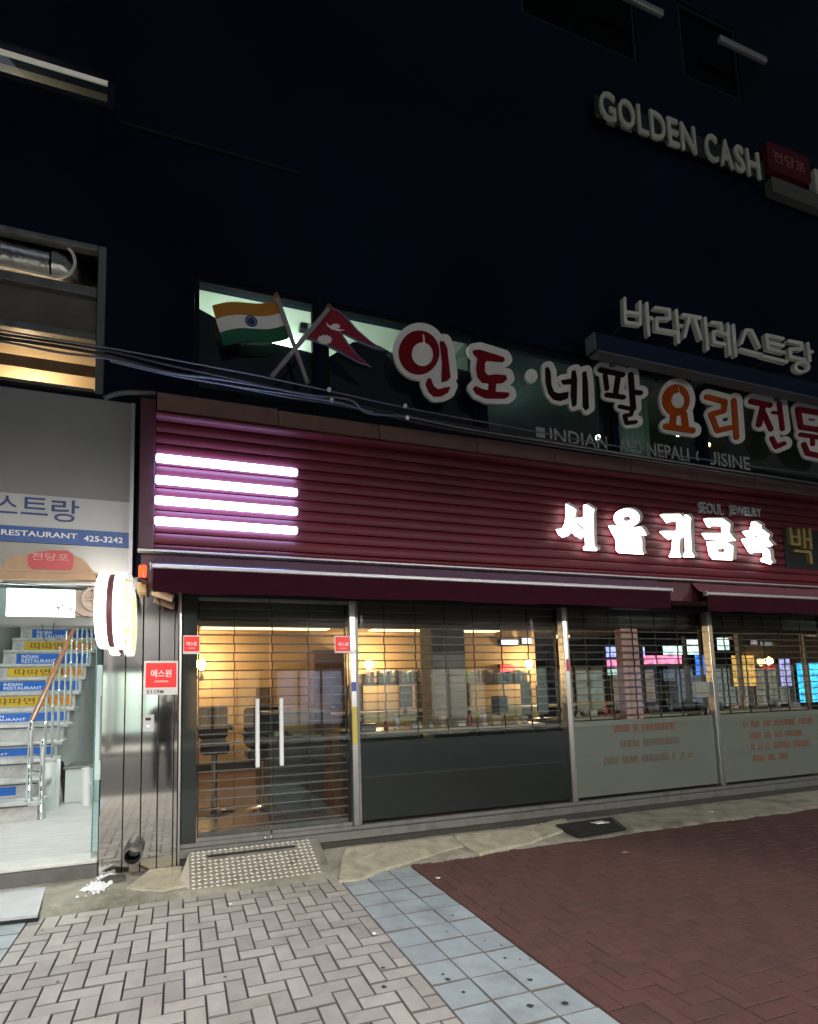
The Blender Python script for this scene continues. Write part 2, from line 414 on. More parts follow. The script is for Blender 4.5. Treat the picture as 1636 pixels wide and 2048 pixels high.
def herring(x0, x1, y0, y1, ox=0.0, oy=0.0):
    out = []; n0, n1 = int((x0-ox)/s_)-3, int((x1-ox)/s_)+3; m0, m1 = int((y0-oy)/s_)-3, int((y1-oy)/s_)+3
    for c in range(n0, n1):
        for r in range(m0, m1):
            d = (c-r) % 4
            if d == 0: q = (c, c+2, r, r+1)
            elif d == 3: q = (c, c+1, r, r+2)
            else: continue
            a = (max(x0, ox+q[0]*s_), min(x1, ox+q[1]*s_), max(y0, oy+q[2]*s_), min(y1, oy+q[3]*s_))
            if a[1]-a[0] > .02 and a[3]-a[2] > .02: out.append(a)
    return out
pv = struct(link(bpy.data.objects.new('grey_paving', None), None, (0, -2, 0)))
lay(herring(XL, XM, -4.1, YE, XL, YE), 'paver', M_paver, pv, 'far_pavers')
ts = struct(link(bpy.data.objects.new('square_tile_paving', None), None, (1.6, -2, 0)))
def squares(x0, n, y1, y0):
    out = []; k = 0
    while y1-(k+1)*T_ > y0-.1:
        for i in range(n): out.append((x0+i*T_, x0+(i+1)*T_, y1-(k+1)*T_, y1-k*T_))
        k += 1
    return out
lay(squares(XM, 3, YE-.0, -4.0), 'tile', M_tile, ts, 'far_tiles')
lay(squares(XL-3*T_, 3, YE-.0, -4.0), 'tile', M_tile, ts, 'other_far_tiles')
rp = struct(link(bpy.data.objects.new('red_paving', None), None, (4, -2, 0)))
lay(herring(XR+.012, 11.2, -4.1, -.56, XR+.012, -.56), 'red_paver', M_red, rp, 'far_red_pavers')
lay(herring(-7.0, XL-3*T_, -4.1, YE, -7.0, YE), 'red_paver', M_red, rp, 'hidden_red_pavers', 0)

# concrete apron between paving and wall: a worn, sloping strip with a broken edge
def apron(u, v):
    x = -3.5 + u*15.0
    edge = -.69 + .012*math.sin(x*2.3+1) + .009*math.sin(x*7.1) + .008*math.sin(x*19) + random.gauss(0, .006)
    if x > 2.2: edge += .05*min(1, (x-2.2)/1.0) + .012*math.sin(x*1.7)
    y = edge + (0.02-edge)*v
    z = -.03 + .040*min(1, v*7) + .045*v + .0025*math.sin(x*5+y*9) + random.gauss(0, .0016)
    return (x, y, z)
ap = build(MB().grid(apron, 220, 14), 'concrete_apron', M_conc, None); struct(ap)
# chewing-gum spots trodden into the paving
gm = MB()
for (a, b, r) in [(710,1745,8),(766,1937,6),(1133,1867,6),(905,1832,5),(894,1864,4),(886,1950,5),(895,1960,8),(927,1986,5),(1060,1961,7),(1060,2013,8),(1130,2008,8),
                  (1010,1917,5),(1040,1921,3),(1061,1921,3),(1003,1892,4),(987,1903,3),(970,1882,3),(85,1862,4),(450,1955,4),(115,1965,4),(1190,1926,6),(768,1975,7)]:
    c = G(a, b); rr = r/400*.9; n = 9
    gm.add([(c[0]+rr*math.cos(t*6.283/n)*random.uniform(.7,1.2), c[1]+rr*math.sin(t*6.283/n)*random.uniform(.7,1.2), .0045) for t in range(n)], [tuple(range(n))])
tag(build(gm, 'gum_spots', M_gum, None), 'dark trodden gum spots dotted over the paving', 'gum', kind='stuff')

# broken slabs of newer concrete lying on the apron
M_conc2 = mat('pale_concrete', (.40, .375, .28), .92, var=.32, vscale=6, bump=.7, bscale=45, dirt=(.16, .14, .09), dscale=5, damt=.6)
for pts in ([(676,1755),(690,1700),(790,1690),(905,1676),(925,1692),(850,1712),(760,1736),(720,1752)], [(910,1676),(1040,1660),(1085,1650),(1130,1662),(1060,1683),(960,1703),(930,1690)], [(1085,1652),(1130,1640),(1150,1668),(1135,1664)], [(300,1745),(365,1738),(370,1770),(330,1780),(250,1778)]):
    g = [G(u, v, .04) for u, v in pts]
    o = []
    for k in range(len(g)):
        a, b = g[k], g[(k+1) % len(g)]
        for t in (0, .25, .5, .75): o.append((a[0]+(b[0]-a[0])*t+random.gauss(0, .006), a[1]+(b[1]-a[1])*t+random.gauss(0, .006)))
    cx = np.mean([p[0] for p in o]); cy = np.mean([p[1] for p in o]); top = lambda p: .028+.075*(p[1]+.62)
    n = len(o); inn = [(cx+(p[0]-cx)*.98, cy+(p[1]-cy)*.95) for p in o]
    mb = MB(); mb.add([(p[0], p[1], top(p)-.05) for p in o]+[(p[0], p[1], top(p)-.008) for p in o]+[(p[0], p[1], top(p)) for p in inn]+[(cx, cy, top((cx, cy))+.003)],
        [(i, (i+1) % n, n+(i+1) % n, n+i) for i in range(n)]+[(n+i, n+(i+1) % n, 2*n+(i+1) % n, 2*n+i) for i in range(n)]+[(2*n+i, 2*n+(i+1) % n, 3*n) for i in range(n)])
    build(mb, 'slab', M_conc2, ap)

# ================================================================== the building
bld = thing('office_building', 'dark navy office block rising above the shopfronts', 'building', (4, .2, 0))
def hole_wall(x0, x1, z0, z1, holes, y0, y1, mt, name, parent):
    """wall with rectangular openings, cut into butted blocks"""
    xs = sorted({x0, x1, *[h[0] for h in holes], *[h[1] for h in holes]}); zs = sorted({z0, z1, *[h[2] for h in holes], *[h[3] for h in holes]})
    mb = MB()
    vi = {}; vs_ = []; fs_ = []
    def V_(i, k, y):
        if (i, k, y) not in vi: vi[i,k,y] = len(vs_); vs_.append((xs[i], y, zs[k]))
        return vi[i,k,y]
    solid = lambda i, k: 0 <= i < len(xs)-1 and 0 <= k < len(zs)-1 and not any(h[0] <= (xs[i]+xs[i+1])/2 <= h[1] and h[2] <= (zs[k]+zs[k+1])/2 <= h[3] for h in holes)
    for i in range(len(xs)-1):
        for k in range(len(zs)-1):
            if not solid(i, k): continue
            fs_.append((V_(i,k,y0), V_(i+1,k,y0), V_(i+1,k+1,y0), V_(i,k+1,y0))); fs_.append((V_(i,k,y1), V_(i,k+1,y1), V_(i+1,k+1,y1), V_(i+1,k,y1)))
            if not solid(i-1,k): fs_.append((V_(i,k,y0), V_(i,k+1,y0), V_(i,k+1,y1), V_(i,k,y1)))
            if not solid(i+1,k): fs_.append((V_(i+1,k,y0), V_(i+1,k,y1), V_(i+1,k+1,y1), V_(i+1,k+1,y0)))
            if not solid(i,k-1): fs_.append((V_(i,k,y0), V_(i,k,y1), V_(i+1,k,y1), V_(i+1,k,y0)))
            if not solid(i,k+1): fs_.append((V_(i,k+1,y0), V_(i+1,k+1,y0), V_(i+1,k+1,y1), V_(i,k+1,y1)))
    mb.add(vs_, fs_); return build(mb, name, mt, parent)
# openings: restaurant entrance, shopfront, second-floor windows, duct window, upper windows
ZW0, ZW1 = 4.50, 5.80
wins = [(.10, 1.37), (1.45, 3.32), (3.40, 5.28), (5.36, 6.86), (6.94, 9.6)]
tl = P(1040, 0); t2 = P(1275, 115); t3 = P(1365, 95); t4 = P(1480, 190)
upA = (P(1045, 60)[0], P(1272, 60)[0], P(1272, 118)[2]-.05, P(1272, 118)[2]+1.25)
upB = (P(1368, 150)[0], P(1480, 150)[0], P(1480, 195)[2]-.05, P(1480, 195)[2]+1.25)
upL = (-2.6, -.67, 7.34, 7.76)
ductw = (-2.7, -.70, 4.36, 5.86)
holes = [(-2.45, -.66, -.2, 2.60), (.0, 10.86, -.2, 2.60), ductw, upL, upA, upB] + [(a, b, ZW0, ZW1) for a, b in wins]
hole_wall(-5.5, 11.05, -.2, 17.0, holes, .0, .22, M_navy, 'wall', bld)
bx('side_wall', M_navy, bld, -5.5, -5.28, .22, 9, -.2, 17.0); bx('side_wall', M_navy, bld, 10.86, 11.05, .22, 9, 2.62, 17.0)
bx('rear_wall', M_navy, bld, -5.5, 11.05, 9, 9.2, -.2, 17.0); bx('roof', M_navy2, bld, -5.5, 11.05, 0, 9.2, 17.0, 17.2)
bx('ledge', M_navy2, bld, -.62, 1.2, -.03, -.002, 7.22, 7.25, .01)            # thin trim line under the upper floor
# ---- dim upper windows with a top-hung sash tilted out
def up_window(h, strip, lit):
    w = bx('window', M_dark, bld, h[0]+.03, h[1]-.03, .12, .16, h[2]+.03, h[3]-.03)
    fr = MB()
    fr.box(h[0], h[0]+.05, .02, .10, h[2], h[3]); fr.box(h[1]-.05, h[1], .02, .10, h[2], h[3])
    fr.box(h[0]+.05, h[1]-.05, .02, .10, h[2], h[2]+.05); fr.box(h[0]+.05, h[1]-.05, .02, .10, h[3]-.05, h[3])
    build(fr, 'frame', M_dark, w)
    bx('pane', glass('dark_glass', (.10, .13, .14), .25), w, h[0]+.05, h[1]-.05, .05, .058, h[2]+.05, h[3]-.05)
    a = P(*strip[0]); b = P(*strip[1])
    bx('sash_rail', M_alu, w, a[0], b[0], -.16, -.10, (a[2]+b[2])/2-.045, (a[2]+b[2])/2+.045, .01)
up_window(upA, ((1205, 2), (1310, 48)), 0)
up_window(upB, ((1422, 97), (1515, 140)), 0)

# ---- lit window high on the left
hw = thing('lit_upper_window', 'lit window high on the left with a bright tube under its head', 'window', (-1.6, .1, 7.05))
M_beige = mat('beige_plaster', (.42, .36, .28), .9, var=.1, vscale=3)
bx('recess_wall', M_beige, hw, -2.6, -.68, 1.0, 1.05, 6.9, 8.6)
bx('recess_ceiling', M_beige, hw, -2.6, -.68, .225, 1.0, 7.78, 7.84)
bx('sill', M_navy2, hw, -2.6, -.68, -.03, .2, 7.342, 7.395)
bx('recess_side', M_beige, hw, -.68, -.64, .225, 1.0, 6.9, 7.78)
a = P(0, 88, .05); b = P(228, 155, .05)
bx('tube_light', glow('tube_dim', (.95, .90, .80), .11), hw, -2.5, -.72, .05, .09, 7.69, 7.735, .012)
bx('frame', M_navy2, hw, -.74, -.672, .02, .09, 7.40, 7.685)
bx('pane', G_win, hw, -2.6, -.745, .06, .066, 7.40, 7.685)
def lamp_in(name, typ, loc, energy, color, size=.3, rot=None, parent=None):
    d = bpy.data.lights.new(name, typ); d.energy = energy; d.color = color
    if typ == 'AREA': d.size = size
    elif typ in ('POINT', 'SPOT'): d.shadow_soft_size = size
    o = bpy.data.objects.new(name, d); link(o, parent, loc)
    if rot: o.rotation_euler = rot
    return o
lamp_in('light', 'POINT', (-1.6, .6, 7.5), 2.6, (1, .86, .66), .1, parent=hw)

# ---- duct window above the restaurant sign
dw = thing('duct_window', 'steel framed window with a silver duct bend above the restaurant sign', 'window', (-1.6, .1, 4.36))
M_curt = mat('cream_blind', (.62, .50, .34), .8, var=.14, vscale=2.5, stretch=(1, 1, 3))
M_grime = mat('grey_board', (.14, .13, .125), .8, var=.25, vscale=4)
x1 = ductw[1]
zA = P(212, 600, .05)[2]; zB = P(205, 690, .05)[2]
bx('jamb', M_steel_d, dw, x1-.075, x1-.003, -.03, .06, 4.365, 5.855, .006)
bx('head', M_steel_d, dw, -2.69, x1-.078, -.03, .06, 5.80, 5.855, .006)
bx('transom', M_steel_d, dw, -2.69, x1-.078, -.04, .06, zA-.045, zA+.045, .006)
bx('panel', M_grime, dw, -2.69, x1-.078, .03, .05, zB+.06, zA-.048)
bx('rail', M_steel_d, dw, -2.69, x1-.078, -.02, .06, zB-.01, zB+.057, .006)
bx('sill', M_steel_d, dw, -2.69, x1-.078, -.05, .06, 4.365, 4.40, .006)
bx('back_wall', M_grime, dw, -2.69, x1-.01, .6, .63, zA, 5.95); bx('back_wall', M_curt, dw, -2.69, x1-.01, .9, .93, 4.0, zA-.05)
bx('shelf', M_grime, dw, -2.69, x1-.01, .23, .9, zA-.049, zA-.002)
bx('side_lining', M_grime, dw, x1-.009, x1-.003, .23, .9, 4.1, 5.95)
bx('blind', mat('brown_blind', (.20, .14, .09), .8, var=.3, vscale=6), dw, -2.65, x1-.09, .42, .43, zB-.13, zB-.012)
lamp_in('light', 'POINT', (-1.5, .62, 4.75), 16, (1, .74, .44), .12, parent=dw)
M_duct = mat('silver_duct', (.62, .63, .62), .28, metal=1.0, bump=.5, bscale=14)
dz = P(80, 530, .18)[2]; xe = P(150, 540, .18)[0]
dp = MB(); pts = [(-2.7+i*.06, .20, dz+.035*(1-i/18)) for i in range(40) if -2.7+i*.06 < xe-.17]
rr = [.155*(1+.035*(i % 2)) for i in range(len(pts))]
dp.tube(pts, rr, 22)
build(dp, 'duct', M_duct, dw)
el = MB(); c0 = pts[-1]; q = [(c0[0]+.17*math.sin(t), .20+.17*(1-math.cos(t)), dz) for t in np.linspace(0, 1.5, 8)]
el.tube(q, .165, 22); build(el, 'duct_bend', M_duct, dw)
rg = MB(); rg.tube([(c0[0]+.19+.012*math.sin(t*2), .17, dz+.0) for t in [0]] + [(c0[0]+.20, .165, dz)], .01, 6)
arc = [(c0[0]+.02+.20*math.sin(t), .03, dz-.02+.19*math.cos(t)) for t in np.linspace(.5, 3.0, 12)] + [(c0[0]-.5, .03, dz-.19), (-2.6, .03, dz-.14)]
build(MB().tube(arc, .016, 8), 'white_hose', M_white, dw)

# ---- second-floor window band
M_mull = mat('window_mullion', (.008, .010, .014), .7, spec=.1)
M_blank = mat('dark_window_film', (.004, .007, .018), .5, spec=.12)
for i, (a, b) in enumerate(wins):
    w = thing('floor_window', ['lit window behind the flag of three stripes', 'half lit window behind the red twin-pennant flag', 'dark green window left of the bright pane edge',
              'green tinted window above the lit jewellery letters', 'window at the right edge behind the last red letters'][i], 'window', ((a+b)/2, .1, ZW0), 'second floor windows')
    fr = MB(); fr.box(a+.002, a+.05, .03, .10, ZW0, ZW1); fr.box(b-.05, b-.002, .03, .10, ZW0, ZW1); fr.box(a+.05, b-.05, .03, .10, ZW0+.002, ZW0+.05); fr.box(a+.05, b-.05, .03, .10, ZW1-.05, ZW1-.002)
    build(fr, 'frame', M_mull, w)
    bx('pane', G_win, w, a+.05, b-.05, .06, .067, ZW0+.05, ZW1-.05)
# dark sheet masking the lower part of the two lit windows (a sign board with a wavy top edge)
bd = tag(build(MB().prism([(.15, 4.56), (1.33, 4.56), (1.33, 5.22), (1.1, 5.24), (.75, 5.26), (.45, 5.36), (.15, 5.48)], .075, .09, 'y'), 'window_board', M_blank), 'dark sheet masking the lower part of the lit window', 'board')
bd2 = tag(build(MB().prism([(1.5, 4.56), (3.28, 4.56), (3.28, 5.34), (2.9, 5.36), (2.5, 5.30), (2.1, 5.45), (1.8, 5.44), (1.5, 5.2)], .075, .09, 'y'), 'window_board', M_blank), 'dark sheet with humped top behind the pennant flag', 'board')
# rooms behind
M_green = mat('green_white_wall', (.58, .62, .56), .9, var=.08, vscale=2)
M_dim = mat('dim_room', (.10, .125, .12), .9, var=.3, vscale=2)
rm = struct(link(bpy.data.objects.new('upper_room', None), None, (2, 1, 4.4)))
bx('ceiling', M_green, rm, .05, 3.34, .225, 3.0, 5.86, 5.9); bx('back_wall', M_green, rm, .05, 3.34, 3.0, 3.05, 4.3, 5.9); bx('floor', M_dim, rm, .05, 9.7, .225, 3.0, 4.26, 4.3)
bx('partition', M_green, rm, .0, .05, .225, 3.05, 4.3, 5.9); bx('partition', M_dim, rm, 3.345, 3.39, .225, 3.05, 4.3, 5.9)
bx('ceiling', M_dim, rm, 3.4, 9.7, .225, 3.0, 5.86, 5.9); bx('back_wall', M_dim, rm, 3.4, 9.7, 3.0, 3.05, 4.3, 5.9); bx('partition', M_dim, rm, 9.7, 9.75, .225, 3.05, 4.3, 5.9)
cl = thing('ceiling_light', 'round ceiling lamp behind the lit second floor window', 'lamp', (1.1, .9, 5.8))
build(MB().lathe([(0, 0), (.2, 0), (.22, .03), (.22, .055)], (1.15, .95, 5.80), 'z', 20), 'shade', glow('ceil_glow', (.86, 1.0, .90), 6.0), cl)
lamp_in('light', 'POINT', (.8, .8, 5.0), 30, (.90, 1.0, .86), .2, parent=cl); lamp_in('light', 'POINT', (1.9, .8, 5.0), 9, (.92, 1.0, .84), .2, parent=cl)
tv = thing('wall_speaker', 'small dark speaker hanging inside between the two flags', 'speaker', (1.2, .5, 5.4))
r_ = rect(600, 622, 616, 655, .5); bx('case', M_dark, tv, r_[0], r_[1], .5, .6, r_[2], r_[3], .01); bx('grille', M_mull, tv, r_[0]+.01, r_[1]-.01, .492, .499, r_[2]+.02, r_[3]-.02)
wl_ = thing('warm_room_lamp', 'warm glowing lamp inside the window right of the first red letter', 'lamp', P(925, 690, .6))
c = P(930, 690, .6); build(MB().lathe([(.0, .09), (.05, .08), (.075, .0), (.06, -.05), (0, -.06)], (3.1, .6, c[2]), 'z', 16), 'shade', glow('warm_glow', (1, .66, .30), 2.2), wl_)
build(MB().tube([(3.1, .6, c[2]+.08), (3.1, .6, 5.86)], .006, 6), 'cord', M_cable, wl_)
for j, (u, v, st, col, nm) in enumerate([(1196, 875, 9, (.85, 1, .9), 'pale round lamp glowing behind the INDIAN window lettering'), (1357, 868, 12, (1, .95, .75), 'bright lamp glowing behind the CUISINE window lettering'), (1416, 890, 4, (1, .72, .4), 'orange lamp low behind the CUISINE window lettering')]):
    c = P(u, v, .55); l = thing('pendant_lamp', nm, 'lamp', c, 'lamps behind the second floor windows')
    build(MB().lathe([(0, -.035), (.025, -.028), (.036, 0), (.025, .028), (0, .035)], c, 'z', 14), 'bulb', glow('bulb%d' % j, col, st), l)
    build(MB().tube([(c[0], .55, c[2]+.03), (c[0], .55, 5.86)], .005, 6), 'cord', M_cable, l)
    lamp_in('light', 'POINT', (c[0], .50, c[2]), .35, col, .05, parent=l)
gb = thing('window_reflection', 'pale green sheet painted as a reflection in the window under the dark plum letters', 'blind', P(1265, 880, .2))  # green sheet painted in place of a bright reflection in the pane
r_ = rect(1233, 800, 1300, 925, .2); build(MB().grid(lambda u, v: (r_[0]+u*(r_[1]-r_[0]), .2+.012*math.sin(u*40), r_[2]+v*(r_[3]-r_[2])), 40, 2), 'reflection_sheet', mat('reflection_green', (.30, .44, .40), .8, var=.2, vscale=5), gb)
lamp_in('light', 'POINT', (4.6, 1.2, 5.3), 2.5, (.75, 1, .9), .2, parent=rm)
# window lettering INDIAN AND NEPALI CUISINE and a square mark
M_print = mat('grey_print', (.42, .45, .46), .5)
wlet = thing('window_lettering', 'faint grey capitals along the foot of the second floor windows', 'lettering', P(1290, 900, .05))
L_ = [('INDIAN', 1100, 1216), ('AND', 1238, 1284), ('NEPALI', 1294, 1378), ('CUISINE', 1392, 1500)]
for t, u0, u1 in L_:
    sl = (1301-900)/(3962-1290)
    a = P(u0, 862+(u0-1100)*sl, .05); b = P(u1, 862+(u1-1100)*sl, .05); z0 = P(u0, 889+(u0-1100)*sl, .05)[2]
    text(t, 'word', M_print, wlet, a[0], b[0], 4.60, 4.60+(a[2]-z0), .058, .003, .01)
a = P(1072, 850, .05); bx('square_mark', M_print, wlet, a[0], a[0]+.13, .055, .058, 4.60, 4.76)

# ================================================================== upper signs
ZS = -.07     # plane of the cut-out letters
off3, sc3 = (760, 560), 3.0296
off4, sc4 = (1160, 560), 3.437
letters = [
 ('red round first syllable on white cut-out board beside the pennant flag', M_redp, off3, sc3, 38,
   [('e', (235, 442, 122, 132)), ('E', (256, 452, 66, 74)), ('S', [(262, 335), (268, 395)], 13), ('p', [(360,375),(385,375),(405,420),(425,595),(410,610),(372,622),(375,500)]),
    ('p', [(288,598),(305,600),(325,650),(350,665),(390,655),(425,650),(410,685),(370,705),(325,708),(295,680),(275,635)])]),
 ('red second syllable on white cut-out board left of the white dot', M_redp, off3, sc3, 38,
   [('p', [(560,430),(600,425),(745,470),(755,490),(740,500),(645,490),(632,510),(632,560),(650,580),(700,575),(760,580),(768,605),(745,625),(700,630),(698,680),(775,685),(780,705),(755,720),(640,718),(580,690),(560,660),(575,645),(620,665),(655,672),(658,628),(620,625),(590,590),(582,540),(590,475),(565,450)])]),
 ('dark plum syllable with tall strokes on white cut-out board right of the dot', M_dkred, off3, sc3, 30,
   [('p', [(1000,535),(1015,530),(1030,560),(1035,640),(1050,680),(1080,690),(1140,680),(1135,720),(1090,735),(1050,725),(1020,690),(1003,620)]), ('p', [(1095,610),(1162,600),(1166,632),(1110,635)]),
    ('p', [(1160,555),(1180,550),(1190,600),(1188,760),(1165,770),(1155,700)]), ('p', [(1225,560),(1245,555),(1255,620),(1262,780),(1245,792),(1228,770)])]),
 ('dark plum syllable with many small strokes under the blue bar sign', M_dkred, off3, sc3, 25,
   [('s', [(1332,546),(1468,576)], 30), ('s', [(1362,580),(1372,660)], 26), ('s', [(1440,590),(1425,690)], 30), ('s', [(1372,698),(1472,712)], 28), ('s', [(1517,575),(1532,780)], 32), ('s', [(1540,682),(1576,686)], 28),
    ('s', [(1450,768),(1528,785),(1518,818),(1480,823),(1492,868),(1546,862)], 22)]),
 ('orange round syllable on white cut-out board', M_orange, off4, sc4, 31,
   [('e', (656, 828, 92, 108)), ('E', (670, 830, 48, 54)), ('S', [(672, 735), (690, 800)], 12), ('s', [(640, 925), (632, 1005)], 42), ('s', [(712, 925), (722, 1010)], 42), ('s', [(588, 1008), (770, 1036)], 40)]),
 ('orange angular syllable on white cut-out board between orange and crimson ones', M_orange, off4, sc4, 31,
   [('s', [(868, 806), (992, 838), (985, 902), (898, 926), (940, 1038), (1030, 1018)], 36), ('s', [(1054, 832), (1072, 1082)], 36)]),
 ('crimson syllable with a hooked foot on white cut-out board', M_redp, off4, sc4, 30,
   [('s', [(1172, 836), (1300, 862)], 38), ('s', [(1256, 862), (1226, 996)], 38), ('s', [(1258, 915), (1308, 1026)], 34), ('s', [(1322, 912), (1362, 917)], 20), ('s', [(1366, 850), (1388, 1026)], 30), ('s', [(1316, 1090), (1345, 1148), (1398, 1126)], 32)]),
 ('crimson square-headed syllable cut by the right edge of the photo', M_redp, off4, sc4, 30,
   [('s', [(1494, 892), (1514, 1012), (1648, 1034), (1660, 918), (1494, 892)], 36), ('s', [(1512, 1064), (1690, 1092)], 28), ('s', [(1596, 1080), (1596, 1130)], 28), ('s', [(1536, 1132), (1560, 1192), (1670, 1216)], 34)]),
]
for lab, mt, of, sc, gr, sh in letters:
    xs = [p[0] for q in sh if q[0] in 'ps' for p in q[1]]; ys = [p[1] for q in sh if q[0] in 'ps' for p in q[1]]
    base = P(of[0]+np.mean(xs)/sc, of[1]+max(ys)/sc, ZS)
    t = thing('cutout_letter', lab, 'sign letter', base, 'cut-out letters of the Indian and Nepali food sign')
    glyph(sh, 'backing', M_white, t, ZS, .03, of, sc, gr, 4.0, fill_cuts=True)
    glyph(sh, 'letter_face', mt, t, ZS-.033, .014, of, sc, 0, 3.0)
    bs = base; build(MB().tube([(bs[0], ZS+.002, bs[2]+.12), (bs[0], .058, bs[2]+.12)], .008, 6).tube([(bs[0], ZS+.002, bs[2]+.3), (bs[0], .058, bs[2]+.3)], .008, 6), 'stand_off', M_steel_d, t)
t = thing('dot_sign', 'small round white dot sign between the red and plum letters', 'sign', P(1060, 755, ZS), 'cut-out letters of the Indian and Nepali food sign')
glyph([('e', (908, 590, 37, 43))], 'disc', M_white, t, ZS, .03, off3, sc3, 0, 3.0)
c = P(1060, 755, ZS); build(MB().tube([(c[0], ZS+.002, c[2]), (c[0], .058, c[2])], .008, 6), 'stand_off', M_steel_d, t)

# crossed flags
of2, sc2 = (380, 520), 2.8207
F2 = lambda u, v, Y: P(of2[0]+u/sc2, of2[1]+v/sc2, Y)
fl = thing('crossed_flags_sign', 'flat sign of two crossed flags, one striped and one of two red pennants', 'sign', F2(590, 690, ZS))
M_saff = mat('saffron', (.50, .22, .02), .55); M_fgr = mat('flag_green', (.008, .11, .055), .55); M_fbl = mat('flag_blue', (.03, .06, .22), .5)
M_crim = mat('crimson', (.28, .012, .035), .5); M_edge = mat('flag_edge_blue', (.17, .18, .30), .5); M_pole = mat('flag_pole_grey', (.36, .34, .36), .5)
def stripe(v0, v1, name, mt):
    n = 14; top, bot = [], []
    for k in range(n+1):
        u = k/n; xa0, ya0, xb0, yb0 = 125, 262, 492, 228; xa1, ya1, xb1, yb1 = 190, 490, 556, 440
        def pt(v): 
            x = (xa0+(xb0-xa0)*u)*(1-v) + (xa1+(xb1-xa1)*u)*v; y = (ya0+(yb0-ya0)*u)*(1-v) + (ya1+(yb1-ya1)*u)*v
            return F2(x, y + 13*math.sin(u*6.0+3.2)*1.0, ZS)
        top.append(pt(v0)); bot.append(pt(v1))
    o = [(p[0], p[2]) for p in top] + [(p[0], p[2]) for p in bot[::-1]]
    return build(MB().prism(o, ZS-.012, ZS+.006), name, mt, fl)
stripe(0, .333, 'saffron_stripe', M_saff); wst = stripe(.3335, .6665, 'white_stripe', M_white); stripe(.667, 1, 'green_stripe', M_fgr)
c = F2(345, 350, ZS); ch = MB(); ch.lathe([(.052, -.003), (.062, -.003), (.062, .001), (.052, .001), (.052, -.003)], (c[0], ZS-.013, c[2]), 'y', 24)
for k in range(12):
    a = k*math.pi/12; ch.tube([(c[0]+.054*math.cos(a), ZS-.0145, c[2]+.054*math.sin(a)), (c[0]-.054*math.cos(a), ZS-.0145-.0003*k, c[2]-.054*math.sin(a))], .0035, 4)
build(ch, 'wheel_emblem', M_fbl, fl)
def pole(a, b, y, nm):
    p, q = F2(*a, y), F2(*b, y); build(MB().tube([p, q], .024, 10), nm, M_pole, fl)
    build(MB().lathe([(0, .045), (.022, .035), (.032, .0), (.022, -.03), (0, -.03)], p, 'z', 12), 'finial', mat('finial_brown', (.20, .10, .06), .5), fl)
pole((488, 205), (663, 695), ZS-.04, 'pole'); pole((785, 270), (460, 660), ZS-.09, 'pole')
nep = [(790,285),(830,302),(870,335),(935,410),(1010,475),(1088,530),(1030,518),(955,488),(850,432),(880,480),(935,550),(1016,622),(940,598),(850,548),(760,500),(640,462)]
def pent(pts, y, d, nm, mt):
    o = [F2(u, v, ZS) for u, v in pts]; return build(MB().prism([(p[0], p[2]) for p in o], y-d, y), nm, mt, fl)
cx, cy = np.mean([p[0] for p in nep]), np.mean([p[1] for p in nep])
pent(nep, ZS-.045, .012, 'pennant_border', M_edge)
inn = [(793,297),(826,312),(864,344),(928,418),(1000,478),(1052,512),(1020,502),(955,474),(828,418),(872,486),(928,556),(988,606),(938,586),(852,536),(762,489),(664,456)]
pent(inn, ZS-.0585, .006, 'pennant_field', M_crim)
glyph([('e', (820, 375, 26, 14)), ('p', [(765,352),(790,374),(820,388),(850,392),(875,396),(840,402),(800,392),(775,374)])], 'moon_emblem', M_white, fl, ZS-.065, .004, of2, sc2, 0, 2.0)
star = [(760+46*(1 if k % 2 else .72)*math.cos(k*math.pi/12), 450+30*(1 if k % 2 else .72)*math.sin(k*math.pi/12)) for k in range(24)]
glyph([('p', star)], 'sun_emblem', M_white, fl, ZS-.065, .004, of2, sc2, 0, 2.0)
c = F2(590, 480, ZS); build(MB().tube([(c[0], .058, c[2]), (c[0], ZS+.006, c[2])], .012, 8).tube([(c[0]-.5, .058, c[2]+.2), (c[0]-.5, ZS+.005, c[2]+.2)], .012, 8), 'bracket', M_steel_d, fl)

# restaurant name in channel letters over a blue bar
YB = -.42; of7, sc7 = (1180, 590), 3.588
rs = thing('restaurant_letter_sign', 'pale channel letters standing on a long blue bar, upper right', 'sign', P(1420, 740, YB))
M_bar = mat('blue_bar', (.010, .022, .055), .6, var=.1, vscale=4, spec=.2); M_chan = mat('channel_letter', (.76, .76, .70), .5, var=.05, vscale=5)
a = P(1190, 663, YB); b = P(1190, 697, YB); zt, zb_ = a[2], b[2]
bx('bar', M_bar, rs, a[0], 10.9, YB, YB+.16, zb_, zt, .008); bx('end_cap', M_alu, rs, a[0]-.012, a[0]-.001, YB+.002, YB+.158, zb_+.004, zt-.004)
bx('underside_trim', mat('grey_trim', (.10, .11, .12), .6), rs, a[0]+.02, 10.85, YB+.004, YB+.15, zb_-.03, zb_-.002)
for k in range(4): bx('bracket', M_steel_d, rs, a[0]+.5+k*1.5, a[0]+.56+k*1.5, YB+.162, -.002, zb_+.05, zt-.05)
LW = 23
